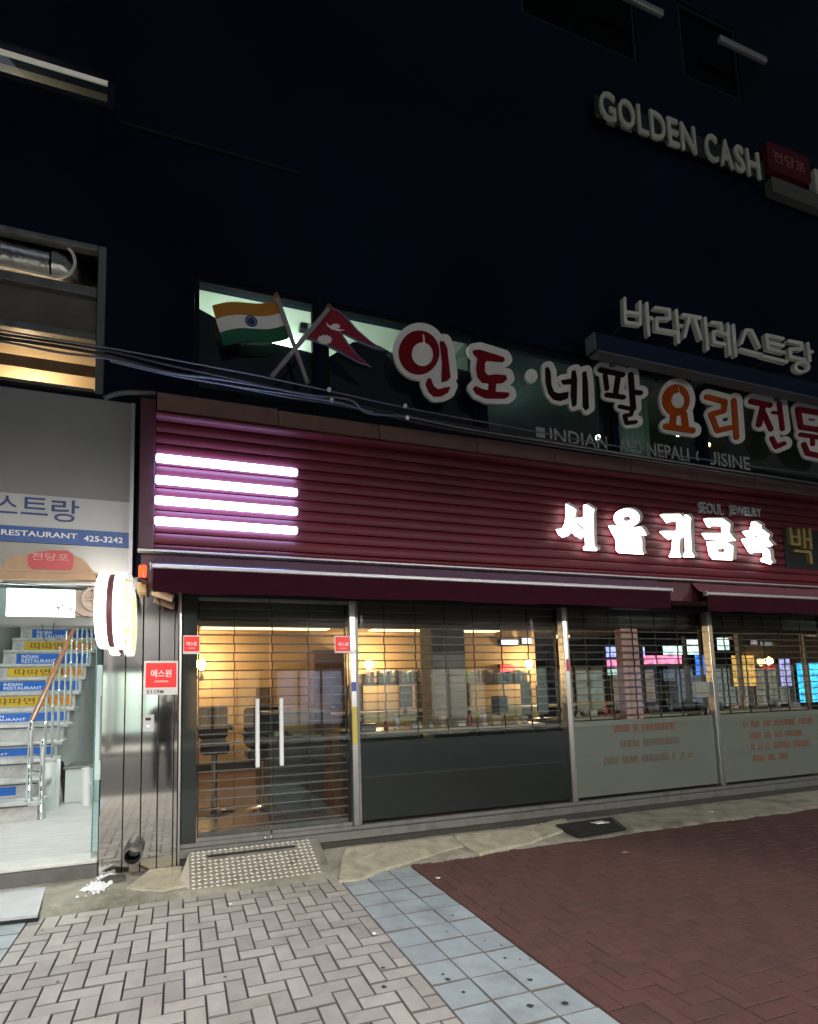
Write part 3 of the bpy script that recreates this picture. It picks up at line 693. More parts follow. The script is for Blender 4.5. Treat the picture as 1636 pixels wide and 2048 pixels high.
chars = [[[(225,45),(232,215),(338,228),(335,70)],[(228,140),(337,155)],[(383,80),(398,305)],[(392,180),(420,186)]],
 [[(445,110),(545,125),(548,188),(455,186),(457,262),(590,285)],[(595,130),(612,355)],[(603,235),(632,240)]],
 [[(645,160),(765,180)],[(690,175),(655,315)],[(725,185),(770,330)],[(800,185),(820,405)]],
 [[(850,215),(915,222),(918,280),(860,280),(866,355),(940,370)],[(922,292),(950,297)],[(962,225),(977,440)],[(1002,235),(1020,450)]],
 [[(1060,360),(1092,268),(1133,272),(1190,388)],[(1052,405),(1210,445)]],
 [[(1358,330),(1238,303),(1252,398),(1368,428)],[(1248,355),(1360,380)],[(1212,452),(1385,495)]],
 [[(1400,345),(1490,362),(1490,405),(1407,402),(1412,458),(1512,480)],[(1535,365),(1550,485)],[(1542,418),(1566,424)]]]
for k, ch in enumerate(chars):
    sh = [('s', st, LW) for st in ch]
    if k == 6: sh += [('e', (1495, 530, 58, 46)), ('E', (1495, 530, 37, 25))]
    glyph(sh, 'letter', M_chan, rs, YB+.10, .055, of7, sc7, 0, 2.6)
for u in (1240, 1290, 1350, 1410, 1470, 1530, 1590):
    v = 655+(u-1240)*.232; c = P(u, v, YB+.14); build(MB().tube([(c[0], YB+.13, c[2]), (c[0], -.001, c[2])], .008, 6), 'stand_off', M_steel_d, rs)

# pawn-shop sign far up on the right
gs = thing('pawn_shop_sign', 'pale capital letters GOLDEN CASH with a small red box, high right', 'sign', P(1400, 330, -.1))
M_gcl = mat('cream_letter', (.62, .62, .52), .5)
def gword(t, u0, v0, u1, v1, h):
    a = P(u0, v0, -.18); b = P(u1, v1, -.18); z0 = P(u0, v0+h, -.18)[2]
    x = a[0]
    v, fs_ = text_mb(t, .012, .5); tot = b[0]-a[0]; zb2 = z0; zt2 = (a[2]+b[2])/2
    # one mesh per letter so that each is a part of its own
    import unicodedata
    ws = [text_mb_width(ch) for ch in t]; adv = tot/sum(ws)
    for ch, w in zip(t, ws):
        text(ch, 'letter', M_gcl, gs, x+adv*.06, x+adv*(w-.06), zb2, zt2, -.12, .03, .012); x += adv*w
WID = {'G': .78, 'O': .82, 'L': .56, 'D': .78, 'E': .60, 'N': .80, 'C': .72, 'A': .74, 'S': .62, 'H': .80}
def text_mb_width(ch): return WID.get(ch, .7)
gword('GOLDEN', 1198, 170, 1396, 250, 56); gword('CASH', 1410, 256, 1524, 303, 54)
a = P(1190, 240, -.1); b = P(1530, 370, -.1)
bx('backing', M_dark, gs, a[0], b[0], -.118, -.05, P(1524, 345, -.1)[2]-.15, P(1198, 175, -.1)[2]-.15, .01)
mk = MB(); 
for k, (u, v, w) in enumerate([(1212, 240, 22), (1240, 249, 30), (1276, 262, 20), (1303, 272, 16), (1332, 284, 26)]):
    q = P(u, v, -.12); mk.box(q[0], q[0]+w*.0065, -.125, -.121, q[2]-.07, q[2])
build(mk, 'small_print', mat('dim_print', (.13, .13, .12), .6), gs)
def rquad(name, mt, parent, x0, x1, z0, z1, y0, y1, r=.05):
    o = []
    for (cx, cz, a0) in ((x1-r, z1-r, 0), (x0+r, z1-r, 90), (x0+r, z0+r, 180), (x1-r, z0+r, 270)):
        for k in range(5): a = R(a0+k*22.5); o.append((cx+r*math.cos(a), cz+r*math.sin(a)))
    return build(MB().prism(o, y0, y1), name, mt, parent)
r_ = (P(1537, 300, -.15)[0], P(1622, 330, -.15)[0]); zt = P(1537, 278, -.15)[2]; zb2 = P(1537, 333, -.15)[2]
rb = rquad('red_box', mat('red_box', (.10, .015, .02), .6, var=.1, spec=.1), gs, r_[0], r_[1], zb2, zt, -.13, -.05, .10)
text('전당포', 'lettering', mat('pink_print', (.30, .10, .11), .5), rb, r_[0]+.12, r_[1]-.12, zb2+.16, zt-.14, -.131, .004, .01)
rquad('lower_plate', mat('dim_plate', (.10, .10, .09), .6, var=.2), gs, r_[0]-.02, r_[1]+.3, zb2-.42, zb2-.16, -.16, -.05, .03)
bx('white_plate', M_gcl, gs, r_[1]+.06, r_[1]+.5, -.16, -.05, zb2-.1, zb2+.3, .01)

# ================================================================== restaurant entrance on the left
YS = -.12
sg = thing('restaurant_sign', 'grey sign panel with blue band and phone number over the stair entrance', 'sign', (-1.4, YS, 2.7))
M_pan = mat('grey_panel', (.25, .255, .255), .5, var=.08, vscale=2, bump=.03, bscale=300)
M_band = mat('pale_band', (.50, .51, .52), .4, var=.05, vscale=3); M_blue = mat('sign_blue', (.012, .085, .33), .42)
M_blue2 = mat('letter_blue', (.02, .05, .22), .45)
xr = P(266, 900, YS)[0]; z0 = P(262, 1150, YS)[2]; z1 = P(262, 1096, YS)[2]; z2 = P(262, 1066, YS)[2]; z3 = P(262, 1005, YS)[2]; z4 = P(268, 808, YS)[2]
XL0 = -3.3
bx('panel', M_pan, sg, XL0, xr-.02, YS, -.002, z3, z4); pb = bx('pale_band', M_band, sg, XL0, xr-.02, YS-.002, -.002, z2, z3-.001)
bb = bx('blue_band', M_blue, sg, XL0, xr-.02, YS-.003, -.002, z1, z2-.001)
bx('edge_trim', M_alu, sg, xr-.019, xr+.012, YS-.008, -.002, z0, z4+.004)
lowb = bx('lower_panel', mat('grey_gloss', (.32, .31, .28), .25, var=.08, vscale=3), sg, XL0, xr-.02, YS+.01, -.002, z0, z1-.001)
sl = (1301-1010)/(3962-100)
for ch, u0, u1 in (('레', -52, -14), ('스', -6, 35), ('트', 43, 96), ('랑', 104, 158)):
    v0 = 990+(u0+6)*sl; hh = 38 if ch in '스트' else 48
    a = P(u0, v0, YS); b = P(u1, v0+hh, YS); text(ch, 'letter', M_blue2, pb, a[0], b[0], b[2], a[2], YS-.0025, .006, .004)
zc0, zc1 = z1+(z2-z1)*.27, z1+(z2-z1)*.72
text('BARAJI RESTAURANT', 'lettering', M_white, bb, P(0, 1070, YS)[0]-.30, P(155, 1070, YS)[0], zc0, zc1, YS-.0035, .003, .012)
text('425-3242', 'lettering', M_white, bb, P(168, 1080, YS)[0], P(246, 1080, YS)[0], zc0, zc1-.01, YS-.0035, .003, .012)
# tan humped board with the red pawn-shop plaque
q = lambda u, v: (lambda w: (w[0], w[2]))(P(u/7.436, 1080+v/7.436, YS))
brd = build(MB().prism([q(0, 590), q(0, 390), q(60, 380), (q(100, 290)), q(240, 235), q(420, 205), q(640, 165), q(1000, 150), q(1120, 240), q(1250, 300), q(1340, 400), q(1425, 530), q(1430, 600)], YS-.012, YS+.008), 'tan_board', mat('tan_board', (.46, .29, .17), .5, var=.12, vscale=6), sg)
rp_ = build(MB().prism([q(420, 240), q(520, 190), q(740, 165), q(1000, 165), q(1080, 210), q(1100, 290), q(1085, 420), q(1050, 455), q(480, 435), q(425, 390)], YS-.018, YS-.0125), 'red_plaque', mat('plaque_red', (.50, .015, .035), .4), sg)
r_ = rect(480/7.436, 1080+185/7.436, 1030/7.436, 1080+320/7.436, YS)
text('전당포', 'lettering', mat('pink_letter', (.72, .42, .38), .5), rp_, r_[0], r_[1], r_[2]+.01, r_[3]-.02, YS-.0185, .003, .0)
bx('tan_rail', mat('tan_rail', (.46, .30, .2), .5), sg, XL0, q(1440, 610)[0], YS-.02, YS+.008, q(700, 470)[1]-.012, q(700, 470)[1]+.008)

en = thing('stair_entrance', 'brightly lit entrance with lintel, lit transom and threshold at the left edge', 'entrance', (-1.5, 0, 0))
zl = P(100, 1167, -.03)[2]; zt0 = P(80, 1233, .03)[2]; zt1 = P(80, 1176, .03)[2]
M_lint = mat('lintel_grey', (.23, .25, .25), .5, var=.1, vscale=5)
bx('lintel_edge', mat('pale_edge', (.7, .7, .7), .35), en, -2.45, -.665, -.05, .03, zl-.012, zl+.030, .006)
bx('beam', M_lint, en, -2.44, -.667, .0, .12, zt0-.085, zt0-.004, .006)
lx0, lx1 = P(14, 1205, .06)[0], P(150, 1205, .06)[0]
bx('transom_light', glow('transom_glow', (.86, 1.0, .97), 2.6), en, lx0, lx1, .05, .075, zt0+.0, zt1-.006)
bx('transom_side', mat('teal_panel', (.22, .33, .33), .5, var=.15), en, -2.44, lx0-.004, .05, .08, zt0, zt1-.006)
fb = bx('fan_box', mat('beige_box', (.52, .42, .36), .55, var=.08), en, lx1+.004, -.67, .03, .14, zt0+.0, zt1-.006, .01)
fc = P(190, 1199, .03); fr_ = .115
fm = MB(); fm.lathe([(fr_*.78, 0), (fr_, 0), (fr_, -.025), (fr_*.78, -.025), (fr_*.78, 0)], (fc[0], .03, fc[2]), 'y', 28); fm.lathe([(0, -.03), (.03, -.028), (.035, 0)], (fc[0], .03, fc[2]), 'y', 16)
for k in range(4):
    a = k*math.pi/2+.1; fm.tube([(fc[0], .012, fc[2]), (fc[0]+fr_*.8*math.cos(a), .012, fc[2]+fr_*.8*math.sin(a))], .011, 6)
build(fm, 'vent_wheel', mat('vent_beige', (.55, .45, .40), .5), fb)
bx('threshold', mat('threshold_stone', (.10, .098, .095), .5, var=.2, vscale=9), en, -3.3, -.655, -.035, .2, -.03, .172, .008)
bx('threshold_top', mat('threshold_top', (.52, .52, .50), .4, var=.1), en, -3.3, -.655, -.05, .2, .174, .205, .006)
M_wallg = mat('stair_wall', (.66, .70, .67), .7, var=.06, vscale=2)
M_gran = mat('granite_floor', (.46, .45, .44), .35, var=.14, vscale=4, stretch=(1, 3, 1), dirt=(.30, .29, .27), dscale=3, damt=.5); M_step = mat('granite_step', (.52, .51, .50), .5, var=.16, vscale=14, dirt=(.28, .27, .25), dscale=4, damt=.6)
sh_ = struct(link(bpy.data.objects.new('stair_hall', None), None, (-1.8, 3, .2)))
bx('floor', M_gran, sh_, -3.3, -.62, .2, 8.9, .10, .205); bx('left_wall', M_wallg, sh_, -3.35, -3.3, .225, 8.9, .0, 4.2); bx('right_wall', M_wallg, sh_, -.655, -.615, .225, 8.9, .205, 4.2)
bx('far_wall', M_wallg, sh_, -3.3, -.655, 8.85, 8.9, .2, 4.2); bx('hall_ceiling', M_wallg, sh_, -3.35, -.615, .225, 8.9, 4.2, 4.24)
hl = thing('hall_light', 'fluorescent ceiling lamp above the stairs, out of view', 'lamp', (-1.6, 2.0, 4.1))
bx('housing', M_white, hl, -1.05, -.75, 1.2, 3.6, 4.15, 4.19); bx('tube', glow('tube', (.92, 1.0, .98), 60), hl, -.96, -.84, 1.25, 3.55, 4.10, 4.145, .01)
hl2 = thing('hall_light', 'small ceiling lamp just inside the entrance, out of view', 'lamp', (-1.6, .8, 2.9))
bx('housing', M_white, hl2, -1.7, -.7, .42, .62, 2.80, 2.84); bx('tube', glow('tube2', (.92, 1.0, .98), 55), hl2, -1.65, -.75, .47, .57, 2.755, 2.795, .01)

# ---- stairs
st = thing('staircase', 'grey granite staircase with blue and yellow riser stickers', 'stairs', (-2.2, 1.85, .205))
XT = -1.50; XS0 = -2.95
STEP = [(1.85,.41),(2.22,.605),(2.6,.80),(2.97,.997),(3.347,1.211),(3.768,1.433),(4.195,1.673),(4.674,1.916),(5.159,2.158),(5.636,2.432),(6.13,2.70),(6.63,2.98),(7.15,3.27),(7.6,3.5)]
M_yel = mat('sticker_yellow', (.68, .42, .02), .45); M_blu = mat('sticker_blue', (.01, .12, .50), .45); M_ink = mat('brown_ink', (.13, .07, .015), .6)
M_nose = mat('nosing_dark', (.06, .06, .058), .6); M_org = mat('sticker_orange', (.70, .22, .04), .45)
pat = {1: 'b', 3: 'b', 5: 'b', 6: 'y', 7: 'b', 8: 'y', 9: 'b', 10: 'y', 11: 'b', 12: 'y'}
for n in range(13):
    y, z = STEP[n]; RISE = z-(STEP[n-1][1] if n else .205); RUN = STEP[n+1][0]-y
    tr = bx('tread', M_step, st, XS0, XT, y, y+RUN+.02, z-.05, z, .006)
    ri = bx('riser', M_step, st, XS0, XT-.06, y+.03, y+.05, z-RISE, z-.051) if n else bx('riser', M_step, st, XS0, XT-.03, y+.03, y+.05, .206, z-.051)
    bx('nosing_strip', M_nose, tr, XS0, XT-.12, y-.0025, y+.03, z-.047, z-.030) if n < 5 else None
    k = pat.get(n)
    if k:
        x0 = XS0+.20; x1 = XT-.10 if n > 2 else XT-.22-.14*(n == 1); zs0, zs1 = z-RISE+.030, z-.068
        if n == 1: x1 = P(32, 1575, y+.03)[0]
        stk = bx('sticker', M_yel if k == 'y' else M_blu, ri, x0, x1, y+.026, y+.0295, zs0, zs1)
        if k == 'y':
            text('따따면허', 'sticker_lettering', M_ink, ri, x0+.10, x0+.82, zs0+.022, zs1-.016, y+.0255, .002, .012)
            bx('sticker_patch', M_org, ri, x1-.33, x1-.04, y+.0225, y+.0255, zs0+.02, zs1-.02)
        else:
            text('INDIAN', 'sticker_lettering', M_white, ri, x0+.08, x0+.34, (zs0+zs1)/2+.005, zs1-.02, y+.0255, .002, .01)
            text('RESTAURANT', 'sticker_lettering', M_white, ri, x0+.08, x0+.62, zs0+.018, (zs0+zs1)/2-.006, y+.0255, .002, .01)
build(MB().prism([(1.93, .207)] + [p for n in range(13) for p in ((STEP[n][0]+.055, STEP[n][1]-.052), (STEP[n+1][0]+.055, STEP[n][1]-.052))] + [(STEP[13][0]+.055, .207)], XS0+.003, XT-.075, 'x'), 'stringer_wall', M_wallg, st)
bx('sloped_side', M_wallg, st, XS0-.3, XS0-.002, 1.9, 8.6, .206, 2.2)
rl = thing('stair_railing', 'steel stair railing with wooden handrail and two newel posts', 'railing', (-1.6, 1.9, .2))
n2x, n2y = G(81, 1638, .205)[:2]; zt_ = P(87, 1478, n2y)[2]
build(MB().lathe([(.05, 0), (.05, .012), (.030, .016), (.028, zt_-.205-.10), (.036, zt_-.205-.09), (.036, zt_-.205-.07), (.028, zt_-.205-.06), (.03, zt_-.205-.02), (0, zt_-.205)], (n2x, n2y, .205), 'z', 18), 'newel_post', M_chrome, rl)
p1 = G(57, 1602, .41); zt_ = P(67, 1438, p1[1])[2]; h1 = zt_-.41
build(MB().lathe([(.05, 0), (.05, .012), (.030, .016), (.028, h1-.14), (.037, h1-.13), (.037, h1-.10), (.028, h1-.09), (.034, h1-.03), (0, h1)], (p1[0], p1[1], .41), 'z', 18), 'newel_post', M_chrome, rl)
for k in range(2):
    zz = .75+.18*k; build(MB().tube([(p1[0], p1[1], zz), (n2x, n2y, zz-.02)], .014, 8), 'cross_bar', M_chrome, rl)
hp = [np.array([p1[0]+.0, p1[1], zt_-.03]), P(150, 1252, 4.1), ]
hp.append(hp[1]+(hp[1]-hp[0])*.8)
build(MB().tube(hp, .030, 12), 'handrail', mat('wood_handrail', (.20, .075, .03), .3, var=.2, vscale=8, coat=.4), rl)
for n in range(2, 12):
    z = STEP[n][1]; y = STEP[n][0]+.18; t_ = (y-hp[0][1])/(hp[1][1]-hp[0][1]); hz = hp[0][2]+(hp[1][2]-hp[0][2])*t_
    hx = XT-.16
    build(MB().tube([(hx, y, z), (hx, y, max(hz, z+.75))], .016, 8), 'baluster', M_chrome, rl)
    build(MB().tube([(hx+.10, y-.1, z), (hx+.10, y-.1, z+.55)], .014, 8), 'baluster', M_chrome, rl)
    build(MB().lathe([(.016, -.03), (.028, -.015), (.028, .015), (.016, .03)], (hx, y, z+.45), 'z', 12), 'collar', M_chrome, rl)
# clutter under the stairs
bo = thing('low_white_cupboard', 'low whitewashed cupboard under the stairs behind the pipe', 'cupboard', (-1.1, 2.9, .205))
zc = P(170, 1532, 2.8)[2]; bx('body', M_wallg, bo, -1.42, -.66, 2.8, 3.3, .206, zc-.03, .005); bx('top', M_steel_d, bo, -1.44, -.658, 2.78, 3.3, zc-.029, zc, .004)
lp = thing('leaning_boards', 'pale boards and dark battens leaning beside the stairs', 'boards', (-1.45, 2.3, .205))
for (u0, v0, u1, v1, mt_, w_) in [(92, 1622, 100, 1525, M_wallg, .16), (108, 1614, 112, 1518, M_white, .11), (131, 1603, 121, 1530, M_nose, .05), (146, 1603, 122, 1522, M_dark, .05)]:
    a = G(u0, v0, .207); b = P(u1, v1, a[1]+.1); d = w_/2
    mb = MB(); vs_ = []
    for (cx, cy, cz) in (a, b):
        vs_ += [(cx-d, cy-.012, cz), (cx+d, cy-.012, cz), (cx+d, cy+.012, cz), (cx-d, cy+.012, cz)]
    mb.add(vs_, [(0,3,2,1), (4,5,6,7), (0,1,5,4), (1,2,6,5), (2,3,7,6), (3,0,4,7)]); build(mb, 'board', mt_, lp)
wp = thing('white_drain_pipe', 'white plastic pipe standing upright beside the glass door', 'pipe', G(172, 1610, .205))
a = G(172, 1612, .206); b = P(172, 1536, a[1]); build(MB().tube([a, b], .05, 16), 'pipe', M_white, wp); build(MB().tube([(a[0], a[1], a[2]+(b[2]-a[2])*.55), (a[0], a[1], a[2]+(b[2]-a[2])*.62)], .056, 16), 'coupling', M_white, wp)
# open glass door leaf, seen nearly edge-on
gd = thing('glass_door', 'green-edged glass door with a slim pull bar between stairs and polished pier', 'door', (-.68, .05, .2))
bx('pane', G_door, gd, -.705, -.628, .012, .024, .25, 2.24); bx('glass_edge', mat('teal_edge', (.10, .25, .25), .15), gd, -.7125, -.7055, .004, .032, .21, 2.24)
bx('bottom_rail', M_steel, gd, -.712, -.628, .0, .036, .207, .249); bx('top_rail', M_steel, gd, -.712, -.628, .0, .036, 2.241, 2.28)
bx('pull_bar', M_steel_d, gd, -.66, -.645, -.03, -.012, P(200, 1520)[2], P(200, 1392)[2], .004)
bx('lock_plate', mat('pale_teal', (.45, .58, .58), .4), gd, -.70, -.63, -.004, .011, P(195, 1560)[2], P(195, 1330)[2], .003)
# projecting round light box
dsn = thing('round_light_box', 'round projecting light box glowing white with a dark groove round its rim', 'sign', P(230, 1225, -.4))
cz = P(228, 1222, -.42)[2]; rad = .315; cy_ = -.42; xa, xb = P(190, 1220, cy_-rad*.75)[0], P(248, 1220, cy_-rad*.75)[0]
G_rim = glow('rim_glow', (1, .98, .93), 3.2); wdt = xb-xa
cD = (xa, cy_, cz)
build(MB().lathe([(rad*.9, 0), (rad*.97, .006), (rad, .02), (rad, wdt*.37), (rad*.97, wdt*.40), (rad*.9, wdt*.41)], cD, 'x', 48), 'rim', G_rim, dsn)
build(MB().lathe([(rad*.955, wdt*.40), (rad*.955, wdt*.64)], cD, 'x', 48), 'groove', mat('groove_brown', (.10, .03, .035), .5), dsn)
build(MB().lathe([(rad*.9, wdt*.625), (rad*.985, wdt*.63), (rad*1.02, wdt*.65), (rad*1.02, wdt*.97), (rad*1.0, wdt*.99), (rad*.93, wdt)], cD, 'x', 48), 'rim', G_rim, dsn)
build(MB().lathe([(rad*.93, wdt*.995), (rad*.80, wdt*1.0)], cD, 'x', 48), 'face_ring', glow('ring_orange', (1, .30, .07), .55), dsn)
build(MB().lathe([(rad*.80, wdt*1.0), (0, wdt*1.002)], cD, 'x', 48), 'face', glow('face_glow', (1, .90, .60), .9), dsn)
build(MB().lathe([(rad*.92, .0), (0, .0)], cD, 'x', 48), 'rear_face', glow('face_glow', (1, .93, .66), 2.0), dsn)
lf = MB()
for k in range(14):
    a = k*.449; rr = rad*.86 if k % 2 else rad*.55; lf.box(xb+.002, xb+.004, cy_+rr*math.cos(a)-.03, cy_+rr*math.cos(a)+.03, cz+rr*math.sin(a)-.022, cz+rr*math.sin(a)+.022)
build(lf, 'face_pattern', glow('pattern_lime', (.62, .80, .12), .8), dsn)
build(MB().tube([(xa+wdt*.5, -.12, cz+.12), (xa+wdt*.5, -.002, cz+.12)], .022, 10).tube([(xa+wdt*.5, -.12, cz-.12), (xa+wdt*.5, -.002, cz-.12)], .022, 10), 'arm', M_steel_d, dsn)

# ================================================================== polished pier
pr = thing('polished_pier', 'dark mirror-polished metal pier between stairs and jewellery shop', 'pier', (-.33, 0, 0))
zp = 2.66
bx('core', M_dark, pr, -.65, -.018, .004, .21, .0, zp)
ed = [-.652, P(248, 1500, -.03)[0], P(283, 1500, -.03)[0], P(316, 1500, -.03)[0], P(347, 1500, -.03)[0], -.014]
for k in range(5):
    o = bx('panel', M_mirror, pr, ed[k]+.003, ed[k+1]-.003, -.03-.002*(k % 2), .003, .035, zp, .004)
bx('plinth', M_steel_d, pr, -.656, -.010, -.036, .003, -.01, .033, .004)
bx('corner_strip', M_steel, pr, -.010, .012, -.034, .02, .04, zp, .003)
def plaque(u0, v0, u1, v1, Y, lab, foot):
    t = thing('security_plaque', lab, 'plaque', P((u0+u1)/2, v1, Y), 'red security plaques'); r_ = rect(u0, v0, u1, v1, Y)
    w, h = r_[1]-r_[0], r_[3]-r_[2]
    bx('plate', mat('plaque_white', (.72, .70, .70), .4), t, r_[0], r_[1], Y-.004, Y-.001, r_[2], r_[3])
    f = bx('red_face', mat('security_red_glow', (.62, .004, .004), .4, emit=(1, .02, .02), es=.22), t, r_[0]+.05*w, r_[1]-.05*w, Y-.006, Y-.0045, r_[2]+foot*h, r_[3]-.06*h)  # weak glow put into the red face, which has no lamp
    text('에스원', 'lettering', M_white, f, r_[0]+.2*w, r_[1]-.2*w, r_[2]+(foot+.30)*h, r_[2]+(foot+.52)*h, Y-.0063, .002, .012)
    bx('fine_print', mat('pink_fine', (.75, .45, .45), .5), f, r_[0]+.31*w, r_[1]-.29*w, Y-.0078, Y-.0063, r_[2]+(foot+.15)*h, r_[2]+(foot+.20)*h)
    if foot > .15: text('CRM', 'lettering', M_ink2, t, r_[0]+.29*w, r_[0]+.57*w, r_[2]+.05*h, r_[2]+.15*h, Y-.0045, .002, .01); text('S1', 'lettering', M_ink2, t, r_[0]+.08*w, r_[0]+.23*w, r_[2]+.05*h, r_[2]+.15*h, Y-.0045, .002, .01)
M_ink2 = mat('black_ink', (.02, .02, .02), .6)
plaque(288, 1322, 356, 1389, -.038, 'large red security plaque with white letters on the polished pier', .22)
plaque(366, 1271, 400, 1308, -.0225, 'small red security plaque at the top left of the glass door', .14)
plaque(669, 1272, 703, 1306, -.016, 'small red security plaque on the glass beside the door post', .10)
kp = thing('keypad', 'small grey keypad box on the polished pier under the red plaque', 'keypad', P(296, 1464, -.04))
r_ = rect(286, 1430, 308, 1463, -.05); bx('case', mat('grey_plastic', (.45, .45, .45), .45), kp, r_[0], r_[1], -.065, -.034, r_[2], r_[3], .005)
bx('display', M_dark, kp, r_[0]+.02, r_[1]-.025, -.067, -.0655, r_[3]-.05, r_[3]-.025); bx('button', M_white, kp, r_[0]+.03, r_[0]+.055, -.069, -.0655, r_[2]+.04, r_[2]+.06, .002)

# ================================================================== maroon sign fascia over the shop
YF = -.40; XA = -.352; XB = 9.6
zc1 = P(312, 787, YF)[2]; zc0 = P(312, 822, YF)[2]; zr = P(276, 1100, YF)[2]
fa = thing('ribbed_fascia', 'long maroon ribbed sign fascia with brown capping over the shopfront', 'fascia', (4, YF, 2.8))
bx('core', M_maroon_t, fa, XA+.02, XB, YF+.05, -.003, zr+.01, zc0-.002)
bx('end_trim', M_maroon_t, fa, XA, P(311, 950, YF)[0]-.004, YF-.012, YF+.049, zr+.014, zc1-.06, .004)
xs0 = P(311, 950, YF)[0]
pitch = .1015; nrib = int((zc0-.075-zr-.02)/pitch)
tube_z = zc0-.04
# rounded top roll
prof = [(YF+.05+ -.105*math.sin(a), tube_z+.042*math.cos(a)) for a in np.linspace(0, math.pi, 9)]
build(MB().prism(prof, xs0, XB-.01, 'x'), 'top_roll', M_maroon, fa)
zz = tube_z-.046
for k in range(40):
    z1_ = zz-k*pitch; z0_ = max(z1_-pitch+.003, zr+.016)
    if z0_ > z1_-.02: break
    h = z1_-z0_
    pf = [(YF+.049, z1_)] + [(YF+.022-.020*math.sin(math.pi*(.08+.84*t))**.6, z1_-.004-(h-.008)*t) for t in np.linspace(0, 1, 8)] + [(YF+.049, z0_)]
    build(MB().prism(pf, xs0, XB-.01, 'x'), 'rib', M_maroon, fa)
x = xs0+.004; k = 0
for w_ in [1.08, 1.02, 1.12, 1.0, 1.1, 1.06, 1.0, 1.05, 1.2, 1.1]:
    x2 = min(x+w_, XB); dzc = random.uniform(-.006, .006)
    bx('cap_panel', M_cap, fa, x, x2-.006, YF-.02+random.uniform(-.006, .004), YF+.30, zc0+.002, zc1+dzc, .006); x = x2
    if x >= XB-.01: break
bx('cap_back', M_cap, fa, xs0+.02, XB, YF+.301, -.003, zc0+.003, zc1-.03)
bx('bottom_rail', M_alu, fa, XA-.005, XB, YF-.03, YF+.06, zr-.012, zr+.0085, .004)
# LED light bars
LED = glow('led_white', (.40, .54, 1.0), 12)
for k, (ul, vl, ur, vr) in enumerate([(311, 918, 595, 943), (310, 961, 595, 983), (309, 1002, 595, 1021), (308, 1043, 595, 1060)]):
    a = P(ul, vl, YF-.045); b = P(ur, vr, YF-.045); zm = (a[2]+b[2])/2
    t = thing('light_bar', ['topmost', 'second', 'third', 'lowest'][k]+' of the four white LED bars on the maroon fascia', 'light bar', (a[0], YF, zm), 'LED bars on the fascia')
    build(MB().tube([(a[0]+.012, YF-.045, zm), (b[0]-.012, YF-.045, zm)], .036, 12), 'tube', LED, t)
    for xx in (a[0], b[0]-.010): build(MB().tube([(xx, YF-.045, zm), (xx+.010, YF-.045, zm)], .030, 12), 'end_cap', M_white, t)
    for f in (.12, .5, .88): bx('clip', M_alu, t, a[0]+(b[0]-a[0])*f-.012, a[0]+(b[0]-a[0])*f+.012, YF-.010, YF+.01, zm-.02, zm+.02)
# lit letters
o4, s4 = (1100, 980), 6.059; o5, s5 = (1360, 980), 5.927; o8, s8 = (1060, 920), 2.840
ls = thing('lit_letter_sign', 'glowing white channel letters on the maroon fascia at right', 'sign', P(1330, 1110, YF))
LET = glow('letter_glow', (1.0, .97, .92), 4.5); M_ret = mat('letter_return', (.5, .48, .45), .4)
lit = [(o4, s4, 4.5, [('p', [(185,165),(315,240),(295,340),(300,360),(330,430),(410,500),(415,540),(380,590),(300,560),(250,495),(220,555),(150,580),(100,545),(65,475),(140,475),(175,400),(185,330)]),
         ('p', [(400,180),(440,180),(535,240),(520,290),(530,680),(570,715),(565,740),(410,735),(395,700),(425,672),(412,440),(380,438),(335,385),(305,342),(402,340)])]),
       (o4, s4, 4.5, [('e', (925, 340, 158, 113)), ('E', (927, 348, 48, 36)), ('p', [(700,432),(800,440),(860,447),(1030,460),(1090,440),(1130,480),(1170,555),(1080,545),(1050,533),(1100,580),(1110,620),(1110,740),(1135,785),(830,765),(795,730),(790,600),(745,520)]), ('P', [(800,519),(885,524),(885,537),(800,532)])]),
       (o8, s8, 2.2, [('p', [(735,310),(850,308),(874,338),(866,406),(830,406),(830,350),(800,350),(775,360),(755,335)]), ('p', [(730,405),(868,405),(868,440),(850,445),(845,520),(858,555),(785,552),(800,520),(808,445),(785,455),(760,435)]),
         ('p', [(876,312),(890,312),(915,335),(908,345),(915,520),(935,553),(868,553),(880,520),(878,350)])]),
       (o5, s5, 4.5, [('p', [(270,340),(500,340),(590,405),(580,505),(660,605),(560,605),(340,588),(300,588),(245,512),(490,518),(485,430),(370,425),(350,450),(320,435)]), ('p', [(310,613),(540,616),(625,665),(620,835),(385,825),(340,770)]), ('P', [(437,690),(525,690),(525,745),(445,745)])]),
       (o5, s5, 4.5, [('p', [(845,375),(880,372),(960,420),(955,455),(1055,530),(1040,580),(1000,580),(960,575),(900,530),(860,565),(780,560),(730,490),(820,480)]),
         ('p', [(720,580),(860,580),(875,560),(960,575),(1040,590),(1100,660),(1060,670),(990,665),(1060,720),(1065,815),(1090,855),(1070,885),(960,850),(945,825),(985,790),(975,740),(880,735),(845,760),(810,740),(760,655),(720,590)]), ('P', [(805,652),(970,663),(970,675),(805,663)])])]
for of, sc, stp, sh in lit:
    glyph(sh, 'letter', M_ret, ls, YF-.006, .055, of, sc, 0, stp)
    glyph(sh, 'letter_face', LET, ls, YF-.0625, .006, of, sc, -.4*sc, stp)
for u in (1160, 1250, 1350, 1435, 1515):
    c = P(u, 1075, YF); bx('fixing', M_ret, ls, c[0]-.02, c[0]+.02, YF-.006, YF+.03, c[2]-.02, c[2]+.02)
je = thing('small_caps_lettering', 'small pale capitals SEOUL JEWELRY above the lit letters', 'lettering', P(1460, 1015, YF))
M_jew = mat('silver_letter', (.42, .45, .48), .4)
